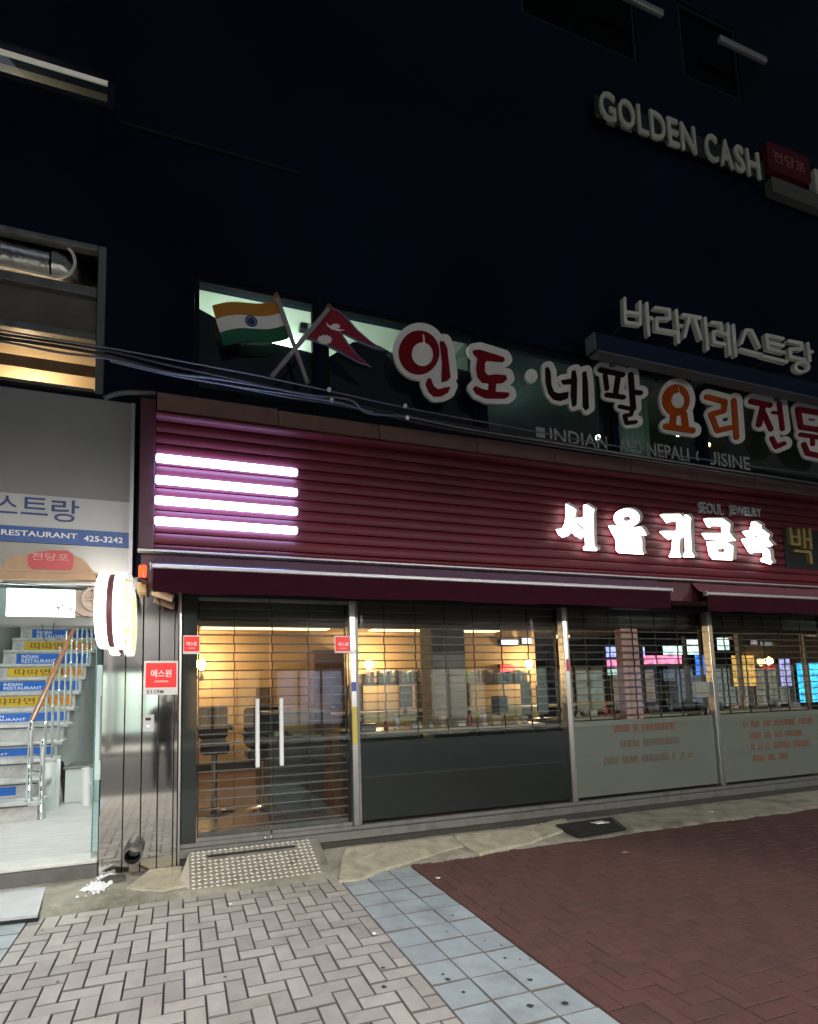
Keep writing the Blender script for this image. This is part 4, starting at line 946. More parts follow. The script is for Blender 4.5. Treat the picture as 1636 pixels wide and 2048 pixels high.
for t_, u0, u1 in (('SEOUL', 1396, 1447), ('JEWELRY', 1457, 1524)):
    v = 1003+(u0-1396)*.11; a = P(u0, v, YF-.02); b = P(u1, v+24, YF-.02); text(t_, 'word', M_jew, je, a[0], b[0], P(u0, v+22, YF-.02)[2], a[2], YF-.002, .02, .014)
bk = thing('unlit_gold_letters', 'unlit dull gold letters cut by the right edge, beside the lit ones', 'sign', P(1600, 1130, YF))
M_gold = mat('dull_gold', (.34, .27, .10), .4, metal=.3)
glyph([('s', [(1268, 470), (1290, 650)], 34), ('s', [(1365, 480), (1375, 655)], 32), ('s', [(1280, 560), (1370, 570)], 26), ('s', [(1290, 650), (1375, 660)], 30), ('s', [(1425, 480), (1440, 690)], 30), ('s', [(1495, 480), (1515, 700)], 32), ('s', [(1430, 590), (1505, 600)], 26),
       ('s', [(1325, 730), (1500, 745), (1520, 870)], 30)], 'letter', M_gold, bk, YF-.006, .045, o5, s5, 0, 4.5)
a = P(1640, 1065, YF); text('금', 'letter', M_gold, bk, a[0]+.15, a[0]+.62, a[2]-.30, a[2]+.12, YF-.004, .05, .02)
bx('backing', M_dark, bk, P(1566, 1080, YF)[0], 9.4, YF-.005, YF+.002, P(1570, 1140, YF)[2]+.03, P(1570, 1055, YF)[2], .001)

# ---- awnings
YA = -.535
M_aw = mat('maroon_canvas', (.028, .004, .011), .85, var=.15, vscale=8, bump=.15, bscale=60, spec=.08)
M_awl = mat('lilac_canvas', (.11, .06, .10), .8, var=.08, vscale=6)
def awning(u0, v0, u1, v1, lab, x_end, val=.20):
    a = P(u0, v0, YA); x0 = a[0]; z = a[2]; x1 = x_end if x_end else P(u1, v1, YA)[0]
    t = thing('awning', lab, 'awning', (x0, YF, z), 'awnings under the fascia')
    bx('front_bar', M_alu, t, x0, x1, YA-.02, YA+.02, z-.018, z+.018, .006)
    n = 30
    build(MB().grid(lambda p, q: (x0+.01+p*(x1-x0-.02), YA+.018+q*(YF+.03-YA), z+.012+q*(zr-.035-z)-.03*math.sin(math.pi*q)+.004*math.sin(p*40)), n, 6), 'canvas', M_awl if not x_end else mat('canvas_top', (.16, .05, .07), .75), t)
    build(MB().grid(lambda p, q: (x0+.01+p*(x1-x0-.02), YA-.006-.012*math.sin(p*55)*q, z-.019-q*(val+.006*math.sin(p*23))), 90, 3), 'valance', M_aw, t)
    for xx in (x0-.013, x1+.001): bx('end_cap', M_alu, t, xx, xx+.012, YA-.025, YA+.03, z-.03, z+.025, .003)
    for f in (.1, .9):
        xx = x0+(x1-x0)*f; build(MB().tube([(xx, YA+.03, z-.02), (xx, -.02, z+.02)], .014, 8), 'folding_arm', M_steel_d, t)
    return t
awning(303, 1132, 1341, 1180, 'long maroon awning rolled in over the glass door and bay', None)
awning(1412, 1187, 1636, 1200, 'short maroon awning with a pale end cap at right', 8.7, .19)
# soffit behind the awning
bx('soffit', M_maroon_t, fa, XA+.02, XB, YF+.06, -.003, zr-.25, zr-.013)

# ---- beacon, box, camera under the fascia's left end
bc = thing('alarm_beacon', 'glowing red alarm beacon under the left end of the fascia', 'beacon', P(288, 1158, -.30))
c = P(288, 1157, -.30); build(MB().lathe([(.045, 0), (.047, .10), (.040, .115), (0, .12)], c, 'z', 18), 'dome', mat('beacon_red', (.7, .04, .01), .2, emit=(1, .08, .02), es=1.6), bc)
build(MB().lathe([(.055, -.025), (.055, 0), (0, 0)], c, 'z', 18), 'base', M_maroon_t, bc); build(MB().tube([(c[0]+.05, -.30, c[2]-.012), (c[0]+.05, -.004, c[2]-.012)], .012, 8), 'bracket', M_steel_d, bc)
jb = thing('junction_box', 'small tan junction box under the alarm beacon', 'box', P(286, 1185, -.1)); r_ = rect(275, 1163, 294, 1187, -.12)
bx('case', mat('tan_box', (.50, .33, .16), .5), jb, r_[0], r_[1], -.15, -.034, r_[2], r_[3], .01); bx('lid', mat('tan_lid', (.55, .38, .2), .5), jb, r_[0]+.008, r_[1]-.008, -.156, -.1505, r_[2]+.008, r_[3]-.008, .003)
cc = thing('security_camera', 'tube-shaped security camera above the pier pointing right', 'camera', P(320, 1190, -.2))
a = P(306, 1183, -.22); b = P(347, 1197, -.26); build(MB().tube([a, b], .035, 16), 'body', mat('copper_lit_camera', (.6, .42, .34), .35), cc)  # copper light falling on the body is put into its colour
d = (Vector(b)-Vector(a)).normalized(); build(MB().tube([Vector(b)+d*.001, Vector(b)+d*.006], .026, 16), 'lens', M_dark, cc)
build(MB().tube([Vector(a)+d*.03+Vector((0, 0, .03)), Vector(a)+d*.05+Vector((0, .06, .08)), (a[0]+.02, -.034, a[2]+.09)], .012, 8), 'bracket', M_steel_d, cc)

# ================================================================== shopfront
sf = thing('shopfront', 'glazed jewellery shopfront with steel posts, glass doors and low sill', 'shopfront', (4, 0, 0))
ZG0, ZG1 = .245, 2.60
posts = [.012, 1.688, 4.32, 6.634, 9.0, 10.80]
bx('plinth', mat('dark_plinth', (.035, .033, .03), .5, var=.2, vscale=8), sf, .0, 10.86, -.012, .2, -.02, .118)
bx('sill', M_steel_d, sf, .0, 10.86, -.035, .16, .120, .20, .006); bx('sill_rail', M_steel_d, sf, .0, 10.86, -.01, .06, .202, ZG0-.001, .004)
bx('head_rail', M_dark, sf, .0, 10.86, -.008, .06, 2.50, 2.598)
bx('dark_column', mat('dark_gloss', (.02, .026, .024), .08, spec=.7), sf, .018, .150, -.02, .08, ZG0, 2.499, .004)
for i, x in enumerate(posts[1:]):
    w_ = .042
    bx('post', M_steel, sf, x-w_, x+.018, -.030, .07, ZG0+.001, 2.499, .004)
    bx('post_edge', M_steel_d, sf, x+.020, x+.050, -.014, .06, ZG0+.001, 2.499, .003)
# stickers on the first post
def on_post(v0, v1, mt, nm):
    r_ = rect(705, v0, 722, v1, -.03); return bx(nm, mt, sf, 1.688-.036, 1.688+.012, -.0335, -.0305, r_[2], r_[3])
on_post(1414, 1488, mat('post_yellow', (.62, .50, .07), .45), 'yellow_sticker'); on_post(1364, 1382, mat('post_blue', (.07, .10, .40), .45), 'blue_sticker'); on_post(1300, 1308, M_white, 'white_sticker'); on_post(1500, 1512, mat('grey_sticker', (.4, .4, .38), .5), 'grey_sticker')
r_ = rect(1140, 1318, 1146, 1342, -.03); bx('red_sticker', mat('red_tape', (.62, .02, .03), .4), sf, 4.30, 4.336, -.0345, -.031, r_[2], r_[3])
bx('yellow_post_strip', mat('old_yellow', (.38, .30, .14), .6), sf, 6.60, 6.648, -.0335, -.0305, P(1430, 1330)[2], P(1430, 1250)[2])
# double glass door
xm = P(541, 1450)[0]
for k, (a, b, hx) in enumerate([(.155, xm-.004, P(515, 1460, -.06)[0]), (xm+.004, posts[1]-.044, P(563, 1460, -.06)[0])]):
    dr = bx('door', G_shop, sf, a, b, .006, .018, ZG0+.035, 2.46)
    bx('bottom_patch', M_steel_d, dr, a+.004, b-.004, .0, .024, ZG0+.002, ZG0+.034); bx('top_patch', M_steel_d, dr, a+.004, b-.004, .0, .024, 2.461, 2.497)
    z0 = P(515, 1535, -.06)[2]; z1 = P(515, 1397, -.06)[2]
    bx('handle', mat('handle_alu', (.75, .78, .78), .35, metal=.4), dr, hx-.020, hx+.020, -.070, -.048, z0, z1, .006)
    for zz in (z0+.1, z1-.1): build(MB().tube([(hx, -.047, zz), (hx, .005, zz)], .011, 8), 'handle_stud', M_steel, dr)
    c = P(531 if k == 0 else 543, 1676, -.03); build(MB().lathe([(.016, 0), (.016, -.008), (.010, -.014), (0, -.015)], (c[0], -.011, .222), 'y', 12), 'floor_lock', M_chrome, dr)
# fixed panes, lower film and blurred lettering
bays = [(posts[1]+.052, posts[2]-.044), (posts[2]+.052, posts[3]-.044), (posts[3]+.052, posts[4]-.044), (posts[4]+.052, posts[5]-.044)]
zf = P(1152, 1444)[2]
M_br = mat('brown_print', (.20, .11, .08), .9); M_br2 = mat('dim_brown_print', (.15, .125, .10), .9)
G_low = glass('film_glass', (.92, .95, .94), .9)
for i, (a, b) in enumerate(bays):
    pn = bx('pane', G_shop, sf, a, b, .010, .018, ZG0+.002, 2.498)
    fz = zf if i else P(900, 1476)[2]
    fm_ = bx('film', M_frost if i else M_frostd, pn, a+.004, b-.004, .0195, .0205, ZG0+.03, fz)
    if i:
        lines = {1: [(1228, 1442, 1357, 1465, M_br), (1240, 1474, 1361, 1492, M_br2), (1208, 1503, 1388, 1526, M_br2)], 2: [(1487, 1436, 1626, 1452, M_br), (1500, 1461, 1609, 1474, M_br), (1503, 1481, 1622, 1496, M_br), (1507, 1506, 1577, 1520, M_br)]}.get(i, [])
        for (u0, v0, u1, v1, mt_) in lines:
            p0 = P(u0, (v0+v1)/2+6, .02); p1 = P(u1, (v0+v1)/2-4, .02); zz = (p0[2]+p1[2])/2; h = .045; x = p0[0]; lm = MB()
            bump_ = random.Random(int(u0))
            while x < p1[0]-.02:
                w_ = bump_.uniform(.05, .085)
                lm.box(x, x+w_-.006, .0155, .0190, zz-h*bump_.uniform(.85, 1), zz+h*bump_.uniform(.85, 1)); x += w_+(.06 if bump_.random() < .25 else 0)
            build(lm, 'film_lettering', mt_, pn)
# roller grilles behind the glass: rods and vertical links
M_rod = mat('grille_rod', (.15, .145, .135), .6, metal=0); M_link = mat('grille_link', (.02, .018, .016), .6, metal=0)
gb_ = [(.160, posts[1]-.05), (bays[0]), (bays[1]), (bays[2])]
labs = ['link grille behind the double glass door', 'link grille behind the wide bay right of the door', 'link grille behind the bay with the salmon column', 'link grille behind the bay at the right edge']
for i, (a, b) in enumerate(gb_):
    t = thing('roller_grille', labs[i], 'grille', ((a+b)/2, .11, .3), 'roller grilles behind the shop glass')
    z = .33; k = 0; first = None; zs = []
    while z < 2.52: zs.append(z); z += .0865
    for z in zs:
        if first is None: first = build(MB().tube([(a+.005, .11, z), (b-.005, .11, z)], .0075, 6), 'rod', M_rod, t)
        else:
            o = first.copy(); COL.objects.link(o); o.location.z += z-zs[0]
    nl = max(3, int((b-a)/.40)); 
    for k in range(1, nl+1):
        x = a+(b-a)*k/(nl+1)-.03; lk = MB()
        for q_, z in enumerate(zs[:-1]):
            o_ = .004 if q_ % 2 else -.004
            lk.box(x+o_-.0045, x+o_+.0045, .103, .117, z+.004, z+.083)
        build(lk, 'link_column', M_link, t)
    bx('bottom_bar', M_steel_d, t, a+.005, b-.005, .095, .125, .26, .30, .004)
    for xx in (a+.0, b-.012): bx('guide', M_dark, t, xx, xx+.012, .09, .13, .25, 2.5)

# ================================================================== shop interior
ir = struct(link(bpy.data.objects.new('shop_room', None), None, (4.5, 3, .2)))
M_tan = mat('tan_wall', (.50, .36, .20), .8, var=.06, vscale=2); M_floor = mat('brown_floor', (.12, .065, .045), .22, var=.2, vscale=3, stretch=(1, 5, 1)); M_ceil = mat('grey_ceiling', (.36, .35, .33), .9, var=.05)
M_blk = mat('black_leather', (.010, .010, .012), .4); M_blkp = mat('black_plastic', (.016, .016, .018), .35)
YB_ = 5.0; M_dimw = mat('dim_green_wall', (.085, .095, .088), .8, var=.3, vscale=2)  # shade of the unlit end of the room put into this wall colour
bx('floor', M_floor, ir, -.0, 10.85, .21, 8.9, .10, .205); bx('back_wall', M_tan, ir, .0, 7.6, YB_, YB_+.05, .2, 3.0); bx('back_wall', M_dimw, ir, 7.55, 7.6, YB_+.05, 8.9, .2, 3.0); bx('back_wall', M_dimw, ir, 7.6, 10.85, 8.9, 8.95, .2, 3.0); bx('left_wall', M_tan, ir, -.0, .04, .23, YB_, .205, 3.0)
bx('right_sill', M_steel_d, ir, 10.80, 10.86, .23, 8.9, .1, .9)
for k in range(8): bx('side_post', M_steel_d, ir, 10.80, 10.86, .25+k*1.22, .33+k*1.22, .901, 2.62)
bx('side_pane', G_shop, ir, 10.825, 10.835, .33, 8.87, .901, 2.62)
bx('ceiling', M_ceil, ir, .0, 10.85, .225, 8.9, 2.86, 2.9)
bx('cornice', M_tan, ir, .045, 6.5, YB_-.14, YB_-.002, 2.70, 2.855, .02); bx('skirting', M_blkp, ir, .045, 7.5, YB_-.03, YB_-.002, .206, .32)
bx('reflection_bulkhead', mat('reflection_grey', (.10, .098, .09), .8), ir, .04, 10.8, .24, .60, 2.30, 2.858)  # lowered and painted grey in place of a reflection across the upper glass
M_sal = mat('salmon_column', (.62, .36, .33), .6, var=.06); M_gcol = mat('grey_column', (.24, .235, .22), .6, var=.1)
def col_at(u0, u1, Y, mt, top, nm, lab, d=.3):
    a = P(u0, 1400, Y)[0]; b = P(u1, 1400, Y)[0]; t = thing('column', lab, 'column', ((a+b)/2, Y, .2))
    bx('shaft', mt, t, a, b, Y, Y+d, .30, top, .01); bx('base', M_blkp, t, a-.015, b+.015, Y-.015, Y+d+.015, .206, .298, .005)
col_at(868, 935, 1.5, M_gcol, 2.855, 'column', 'grey square column inside the shop in the wide bay', .4)
col_at(1252, 1286, .16, M_sal, P(1268, 1257, .16)[2], 'column', 'slim salmon pink column inside the bay right of centre', .12)
# sconces
M_bulb = glow('sconce_glow', (1, .72, .36), 22)
for j, (u, v, nm) in enumerate([(402, 1330, 'glowing wall lamp seen at the left of the glass door'), (738, 1330, 'bright wall lamp just right of the door post'), (1058, 1329, 'glowing wall lamp near the right of the wide bay')]):
    Y = YB_-.22; c = P(u, v, Y); t = thing('wall_lamp', nm, 'lamp', c, 'wall lamps on the back wall')
    build(MB().lathe([(.03, -.10), (.075, -.02), (.085, .05), (.06, .09), (0, .10)], c, 'z', 16), 'shade', M_bulb, t)
    build(MB().tube([(c[0], Y, c[2]-.10), (c[0], Y+.05, c[2]-.2), (c[0], YB_-.003, c[2]-.2)], .014, 8), 'arm', M_steel_d, t); build(MB().lathe([(.06, 0), (.06, -.02), (0, -.025)], (c[0], YB_-.003, c[2]-.2), 'y', 14), 'wall_plate', M_steel_d, t)
    lamp_in('light', 'POINT', (c[0], Y-.2, c[2]+.02), 40, (1, .70, .38), .10, parent=t)
cv = thing('cove_light', 'warm light strip along the shop ceiling above the door', 'lamp', (1.6, 4.3, 2.75))
a = P(400, 1255, 4.2); bx('housing', M_tan, cv, a[0], a[0]+2.3, 4.1, 4.45, 2.72, 2.855, .01); bx('strip', glow('cove', (1, .70, .36), 2.2), cv, a[0]+.03, a[0]+2.27, 4.12, 4.43, 2.700, 2.719)
cv2 = thing('cove_light', 'warm light strip along the shop ceiling behind the wide bay', 'lamp', (4.6, 4.3, 2.75))
bx('housing', M_tan, cv2, 3.4, 6.2, 4.1, 4.45, 2.72, 2.855, .01); bx('strip', MATS['cove'], cv2, 3.43, 6.17, 4.12, 4.43, 2.700, 2.719)
# chairs on pedestals
def chair(u0, u1, vt, vb, Y, lab):
    a = P(u0, vt, Y); b = P(u1, vb, Y); x0, x1, zt, zb2 = a[0], b[0], a[2], P(u0, vb, Y)[2]; cx = (x0+x1)/2; zs = zb2+.06
    t = thing('high_chair', lab, 'chair', (cx, Y, .205), 'black high chairs by the counter')
    bx('backrest', M_blk, t, x0, x1, Y, Y+.10, zs+.06, zt, .03); bx('seat', M_blk, t, x0+.01, x1-.01, Y-.38, Y+.09, zs-.09, zs+.055, .03)
    for xx in (x0-.03, x1-.02): bx('armrest', M_blk, t, xx, xx+.05, Y-.33, Y-.005, zs+.18, zs+.24, .015)
    build(MB().tube([(cx, Y-.15, .22), (cx, Y-.15, zs-.09)], .035, 12), 'pedestal', M_chrome, t)
    build(MB().lathe([(.24, 0), (.23, .02), (.06, .04), (.04, .06)], (cx, Y-.15, .206), 'z', 20), 'base', M_chrome, t)
chair(398, 456, 1413, 1500, 1.6, 'black high chair on a chrome foot at the left of the glass door'); chair(488, 562, 1416, 1512, 1.5, 'black high chair behind the two door handles')
# display counters
M_ctop = mat('counter_top', (.55, .47, .36), .35, var=.08); M_cbody = mat('counter_body', (.05, .055, .05), .35); M_cgl = glass('counter_glass', (.75, .86, .80), 1.0)
def counter(x0, x1, y0, y1, zt, lab):
    t = thing('display_counter', lab, 'counter', ((x0+x1)/2, (y0+y1)/2, .205), 'display counters')
    bx('cabinet', M_cbody, t, x0, x1, y0, y1, .206, zt-.30, .01); bx('display_glass', M_cgl, t, x0+.005, x1-.005, y0+.005, y1-.005, zt-.299, zt-.03)
    bx('counter_top', M_ctop, t, x0-.01, x1+.01, y0-.01, y1+.01, zt-.029, zt, .006)
    bx('tray', mat('velvet_tray', (.30, .24, .18), .9), t, x0+.03, x1-.03, y0+.04, y1-.04, zt-.297, zt-.285)
    for k in range(int((x1-x0)/.22)):
        bx('jewel_stand', mat('cream_velvet', (.60, .54, .44), .8), t, x0+.08+k*.22, x0+.20+k*.22, y0+.08, y0+.20, zt-.284, zt-.24-.03*(k % 2), .008)
counter(.95, 1.60, .9, 2.0, 1.36, 'green glass display counter behind the right door leaf'); counter(1.80, 4.22, .34, .85, 1.13, 'long display counter behind the wide bay')
counter(4.45, 6.52, .34, .85, 1.16, 'display counter behind the bay with the salmon column'); counter(6.78, 8.9, .34, .85, 1.16, 'display counter behind the bay at the right edge')
counter(2.4, 8.4, 3.0, 3.5, 1.22, 'far display counter deep inside the shop')
# monitors and bits on the counters
def monitor(u, v0, v1, w, Y, lab):
    c = P(u, v0, Y); zb2 = P(u, v1, Y)[2]; t = thing('monitor', lab, 'monitor', (c[0], Y, zb2), 'monitors on the counters')
    bx('screen', M_blkp, t, c[0]-w/2, c[0]+w/2, Y, Y+.035, zb2+.10, c[2], .006); bx('neck', M_blkp, t, c[0]-.02, c[0]+.02, Y+.036, Y+.06, zb2+.02, zb2+.2); bx('foot', M_blkp, t, c[0]-.11, c[0]+.11, Y-.03, Y+.12, zb2, zb2+.018, .004)
monitor(684, 1372, 1415, .22, 1.2, 'small black monitor beside the door post'); monitor(812, 1372, 1432, .16, .6, 'narrow black monitor left of the grey column')
monitor(1339, 1362, 1434, .30, .6, 'black monitor right of the salmon column'); monitor(1085, 1372, 1440, .16, .6, 'dark device at the right of the wide bay'); monitor(1000, 1392, 1442, .22, .55, 'dark till right of the grey column')
tills = thing('cash_machine', 'low black cash machine with a pink light right of the salmon column', 'machine', P(1320, 1440, .5)); r_ = rect(1292, 1405, 1350, 1436, .5)
bx('body', M_blkp, tills, r_[0], r_[1], .5, .75, 1.162, r_[3], .02); c = P(1314, 1419, .49); build(MB().lathe([(0, -.004), (.05, -.003), (.052, 0)], (c[0], .4975, c[2]), 'y', 16), 'pink_lamp', glow('pink_lamp', (1, .35, .62), 1.6), tills)
k_ = thing('black_bag', 'low black bag on the counter beside the cash machine', 'bag', P(1390, 1435, .5)); a = P(1355, 1436, .55)[0]; b = P(1440, 1430, .55)[0]
build(MB().grid(lambda p, q: (a+p*(b-a), .50+.22*(1-abs(1-2*q)), 1.162+.14*math.sin(math.pi*p)**.5*(1 if True else 0)*max(0, math.sin(math.pi*q))**.5+.0), 16, 8), 'body', M_blk, k_)
build(MB().tube([(a+.15, .58, 1.28), (a+.25, .56, 1.36), (b-.2, .56, 1.36), (b-.1, .58, 1.27)], .012, 8), 'handle', M_blk, k_)
nt_ = thing('paper_notice', 'pale paper notice taped inside the glass beside the third post', 'notice', P(1400, 1395, .03)); r_ = rect(1386, 1364, 1424, 1394, .03)
bx('sheet', mat('notice_paper', (.42, .41, .37), .8), nt_, r_[0], r_[1], .022, .024, r_[2], r_[3]); bx('printed_line', mat('notice_ink', (.2, .2, .19), .8), nt_, r_[0]+.03, r_[1]-.05, .0195, .0215, r_[2]+.05, r_[2]+.065)
# shelves with upright books
rb_ = random.Random(3)
bcol = [mat('book%d' % k, c_, .6) for k, c_ in enumerate([(.5, .5, .48), (.2, .42, .38), (.5, .5, .5), (.08, .10, .16), (.45, .38, .28), (.12, .3, .28), (.6, .58, .52)])]
for (u0, u1, v0, v1, lab) in [(722, 845, 1343, 1365, 'shelf of pale upright boxes behind the wide bay left of the column'), (938, 1060, 1343, 1366, 'shelf of white and green upright boxes right of the grey column')]:
    Y = 4.3; x0 = P(u0, 1350, Y)[0]; x1 = P(u1, 1350, Y)[0]; zb2 = P((u0+u1)/2, v1, Y)[2]; zt2 = P((u0+u1)/2, v0, Y)[2]
    t = thing('wall_shelf', lab, 'shelf', ((x0+x1)/2, Y, zb2), 'shelves of boxes'); bx('board', M_cbody, t, x0, x1, Y-.02, Y+.3, zb2-.03, zb2-.001)
    for f in (.0, .97): bx('upright', M_cbody, t, x0+(x1-x0)*f, x0+(x1-x0)*f+.03, Y+.0, Y+.30, .206, zb2-.031)
    x = x0+.03
    while x < x1-.1:
        w_ = rb_.uniform(.04, .085); bx('box', rb_.choice(bcol), t, x, x+w_-.006, Y+.01, Y+.2, zb2, zb2+(zt2-zb2)*rb_.uniform(.8, 1.15)); x += w_+(.05 if rb_.random() < .2 else 0)
pc = thing('picture_frame', 'small dark framed picture on the tan wall behind the door', 'picture', P(530, 1390, YB_)); r_ = rect(512, 1376, 540, 1415, YB_-.03)
bx('frame', mat('dark_wood', (.06, .04, .03), .5), pc, r_[0], r_[1], YB_-.03, YB_-.002, r_[2], r_[3], .005); bx('picture', mat('picture_brown', (.13, .09, .06), .6), pc, r_[0]+.03, r_[1]-.03, YB_-.034, YB_-.031, r_[2]+.03, r_[3]-.03)
br = thing('brown_cabinet', 'tall brown cabinet against the back wall behind the right door leaf', 'cabinet', P(660, 1420, 4.6)); r_ = rect(627, 1300, 695, 1420, 4.5)
M_brn = mat('brown_wood', (.16, .09, .05), .5, var=.2, vscale=5); bx('body', M_brn, br, r_[0], r_[1], 4.5, 4.98, .206, r_[3], .01)
for k in range(2): bx('door_leaf', M_brn, br, r_[0]+.02+k*(r_[1]-r_[0])/2, r_[0]-.02+(k+1)*(r_[1]-r_[0])/2, 4.482, 4.498, .3, r_[3]-.05, .005)

rc = random.Random(11)
citem = [mat('item%d' % k, c_, .4) for k, c_ in enumerate([(.6, .6, .6), (.1, .1, .11), (.45, .4, .5), (.55, .45, .3), (.2, .25, .24), (.65, .62, .6), (.5, .12, .12)])]
def item(x, y, z, k, lab):
    w_ = rc.uniform(.04, .09); h = rc.uniform(.05, .16)
    if k % 3 == 0:
        t = thing('small_box', lab, 'box', (x, y, z), 'small things on the counters'); bx('box_body', rc.choice(citem), t, x-w_, x+w_, y-.04, y+.04, z+.001, z+h*.6, .004); bx('box_lid', rc.choice(citem), t, x-w_-.003, x+w_+.003, y-.043, y+.043, z+h*.6+.001, z+h*.6+.018, .004)
    elif k % 3 == 1:
        t = thing('bottle', lab, 'bottle', (x, y, z), 'small things on the counters'); build(MB().lathe([(0, .001), (.026, .001), (.028, h*.7), (.012, h*.95), (.012, h*1.15), (0, h*1.15)], (x, y, z), 'z', 12), 'bottle_body', rc.choice(citem), t); build(MB().lathe([(.014, h*1.15), (.014, h*1.3), (0, h*1.3)], (x, y, z), 'z', 10), 'bottle_cap', citem[1], t)
    else:
        t = thing('display_bust', lab, 'jewellery bust', (x, y, z), 'small things on the counters'); build(MB().lathe([(.045, .001), (.045, .012), (.02, .03), (.04, h*.9), (.05, h*1.2), (.02, h*1.5), (0, h*1.55)], (x, y, z), 'z', 12), 'bust_body', rc.choice(citem), t); build(MB().lathe([(.036, h*1.28), (.040, h*1.30), (.036, h*1.32)], (x, y, z), 'z', 14), 'necklace', mat('gold_chain', (.6, .42, .12), .3, metal=1.0), t)
k = 0
for (x0, x1, zt, n, where) in [(1.9, 4.15, 1.13, 12, 'the wide bay'), (4.55, 6.45, 1.16, 12, 'the salmon column bay'), (6.9, 8.8, 1.16, 10, 'the right-hand bay')]:
    for i in range(n):
        x = x0+(x1-x0)*(i+rc.uniform(.2, .8))/n; item(x, rc.uniform(.42, .50), zt, k, ['first', 'second', 'third', 'fourth'][min(3, i//3)]+' '+['small closed box', 'little bottle', 'necklace bust'][k % 3]+' from the left on the counter in '+where); k += 1

# ================================================================== things on the ground
# ramp of tread plate
ra = thing('tread_plate_ramp', 'chequered steel ramp up to the glass door', 'ramp', (.7, -.3, 0))
fl_ = G(385, 1787, .004); fr2 = G(662, 1744, .004); x0, x1 = fl_[0]-.02, fr2[0]-.0; y0 = (fl_[1]+fr2[1])/2; ztop = .175; y1 = -.065
M_plate = mat('tread_plate', (.30, .285, .24), .5, metal=.4, var=.2, vscale=8, dirt=(.09, .08, .06), dscale=5, damt=.6); M_stud = mat('tread_stud', (.78, .76, .68), .42, metal=.25)  # studs paler than the plate: the light they catch is in the colour
zr_ = lambda y: .014+(ztop-.014)*(y-y0)/(y1-y0)
pl = MB(); pl.add([(x0, y0, .004), (x1, y0, .004), (x1, y1, ztop-.01), (x0, y1, ztop-.01), (x0, y0, .014), (x1, y0, .014), (x1, y1, ztop), (x0, y1, ztop)], [(0,3,2,1),(4,5,6,7),(0,1,5,4),(1,2,6,5),(2,3,7,6),(3,0,4,7)])
build(pl, 'plate', M_plate, ra)
studs = MB(); pit = .0475; nx = int((x1-x0-.04)/pit); ny = int(math.hypot(y1-y0, ztop)/pit)
for i in range(nx):
    for j in range(ny+1):
        x = x0+.03+i*pit; y = y0+.022+j*(y1-y0-.03)/ny; z = zr_(y); a = .5 if (i+j) % 2 else -.5
        if j in (ny-2,) and .12 < (x-x0)/(x1-x0) < .80: continue
        c, s = math.cos(a), math.sin(a); l, w_ = .021, .0105; slope = (ztop-.014)/(y1-y0)
        vs_ = []
        for (p, q, h) in ((-l, 0, 0), (0, -w_, 0), (l, 0, 0), (0, w_, 0), (-l*.4, 0, .0045), (0, -w_*.4, .0045), (l*.4, 0, .0045), (0, w_*.4, .0045)):
            dx, dy = p*c-q*s, p*s+q*c; vs_.append((x+dx, y+dy, z+dy*slope+h+.0004))
        studs.add(vs_, [(4,5,6,7),(0,1,5,4),(1,2,6,5),(2,3,7,6),(3,0,4,7)])
tag(build(studs, 'tread_studs', M_stud, ra), kind='stuff')
build(MB().prism([(y0+.005, .003), (y1, .003), (y1, ztop-.012)], x1-.012, x1-.002, 'x'), 'side_plate', mat('dark_brown_side', (.10, .05, .035), .7, var=.3, vscale=9), ra); build(MB().prism([(y0+.005, .003), (y1, .003), (y1, ztop-.012)], x0+.002, x0+.012, 'x'), 'side_plate', M_plate, ra)  # right side plate darker and browner than the left
# skirt folded out at the left
sk = MB(); a = (x0, y0+.03, .016); sk.add([(x0-.001, y1, ztop), (x0-.001, y0, .012), (x0-.10, y0+.10, .01), (x0-.001, y1, ztop-.01), (x0-.001, y0, .006), (x0-.10, y0+.10, .004)], [(0,1,2), (5,4,3), (0,3,4,1), (1,4,5,2), (2,5,3,0)])
build(sk, 'folded_skirt', mat('pale_plate', (.5, .48, .4), .5, metal=.5), ra)
bx('slot', M_dark, ra, x0+.15, x1-.24, y1-.10, y1-.055, zr_(y1-.08)+.001, zr_(y1-.08)+.011)

# exhaust pipe stub
ep = thing('pipe_stub', 'black open pipe elbow at the foot of the polished pier', 'pipe', G(262, 1745, .02))
c = P(266, 1709, -.16); rr = .078
pth = [(c[0], -.22, c[2]), (c[0], -.15, c[2]), (c[0]-.004, -.08, c[2]), (c[0]-.008, -.034, c[2]-.005)]
M_pipe = mat('black_pipe', (.035, .033, .03), .6, var=.3, vscale=12)
build(MB().tube(pth, rr, 20, caps=False), 'outer', M_pipe, ep); build(MB().tube(pth[:3], rr*.82, 20, caps=False), 'bore', mat('bore_black', (.004, .004, .004), .9), ep)
build(MB().lathe([(rr*.82, 0), (rr, 0)], (c[0], -.22, c[2]), 'y', 20), 'lip', mat('pipe_lip', (.10, .095, .085), .6), ep)
build(MB().tube([(c[0]-.06, -.15, .035), (c[0]-.18, -.17, .04), (c[0]-.27, -.16, .03)], [.05, .062, .03], 12), 'foot_elbow', M_pipe, ep)
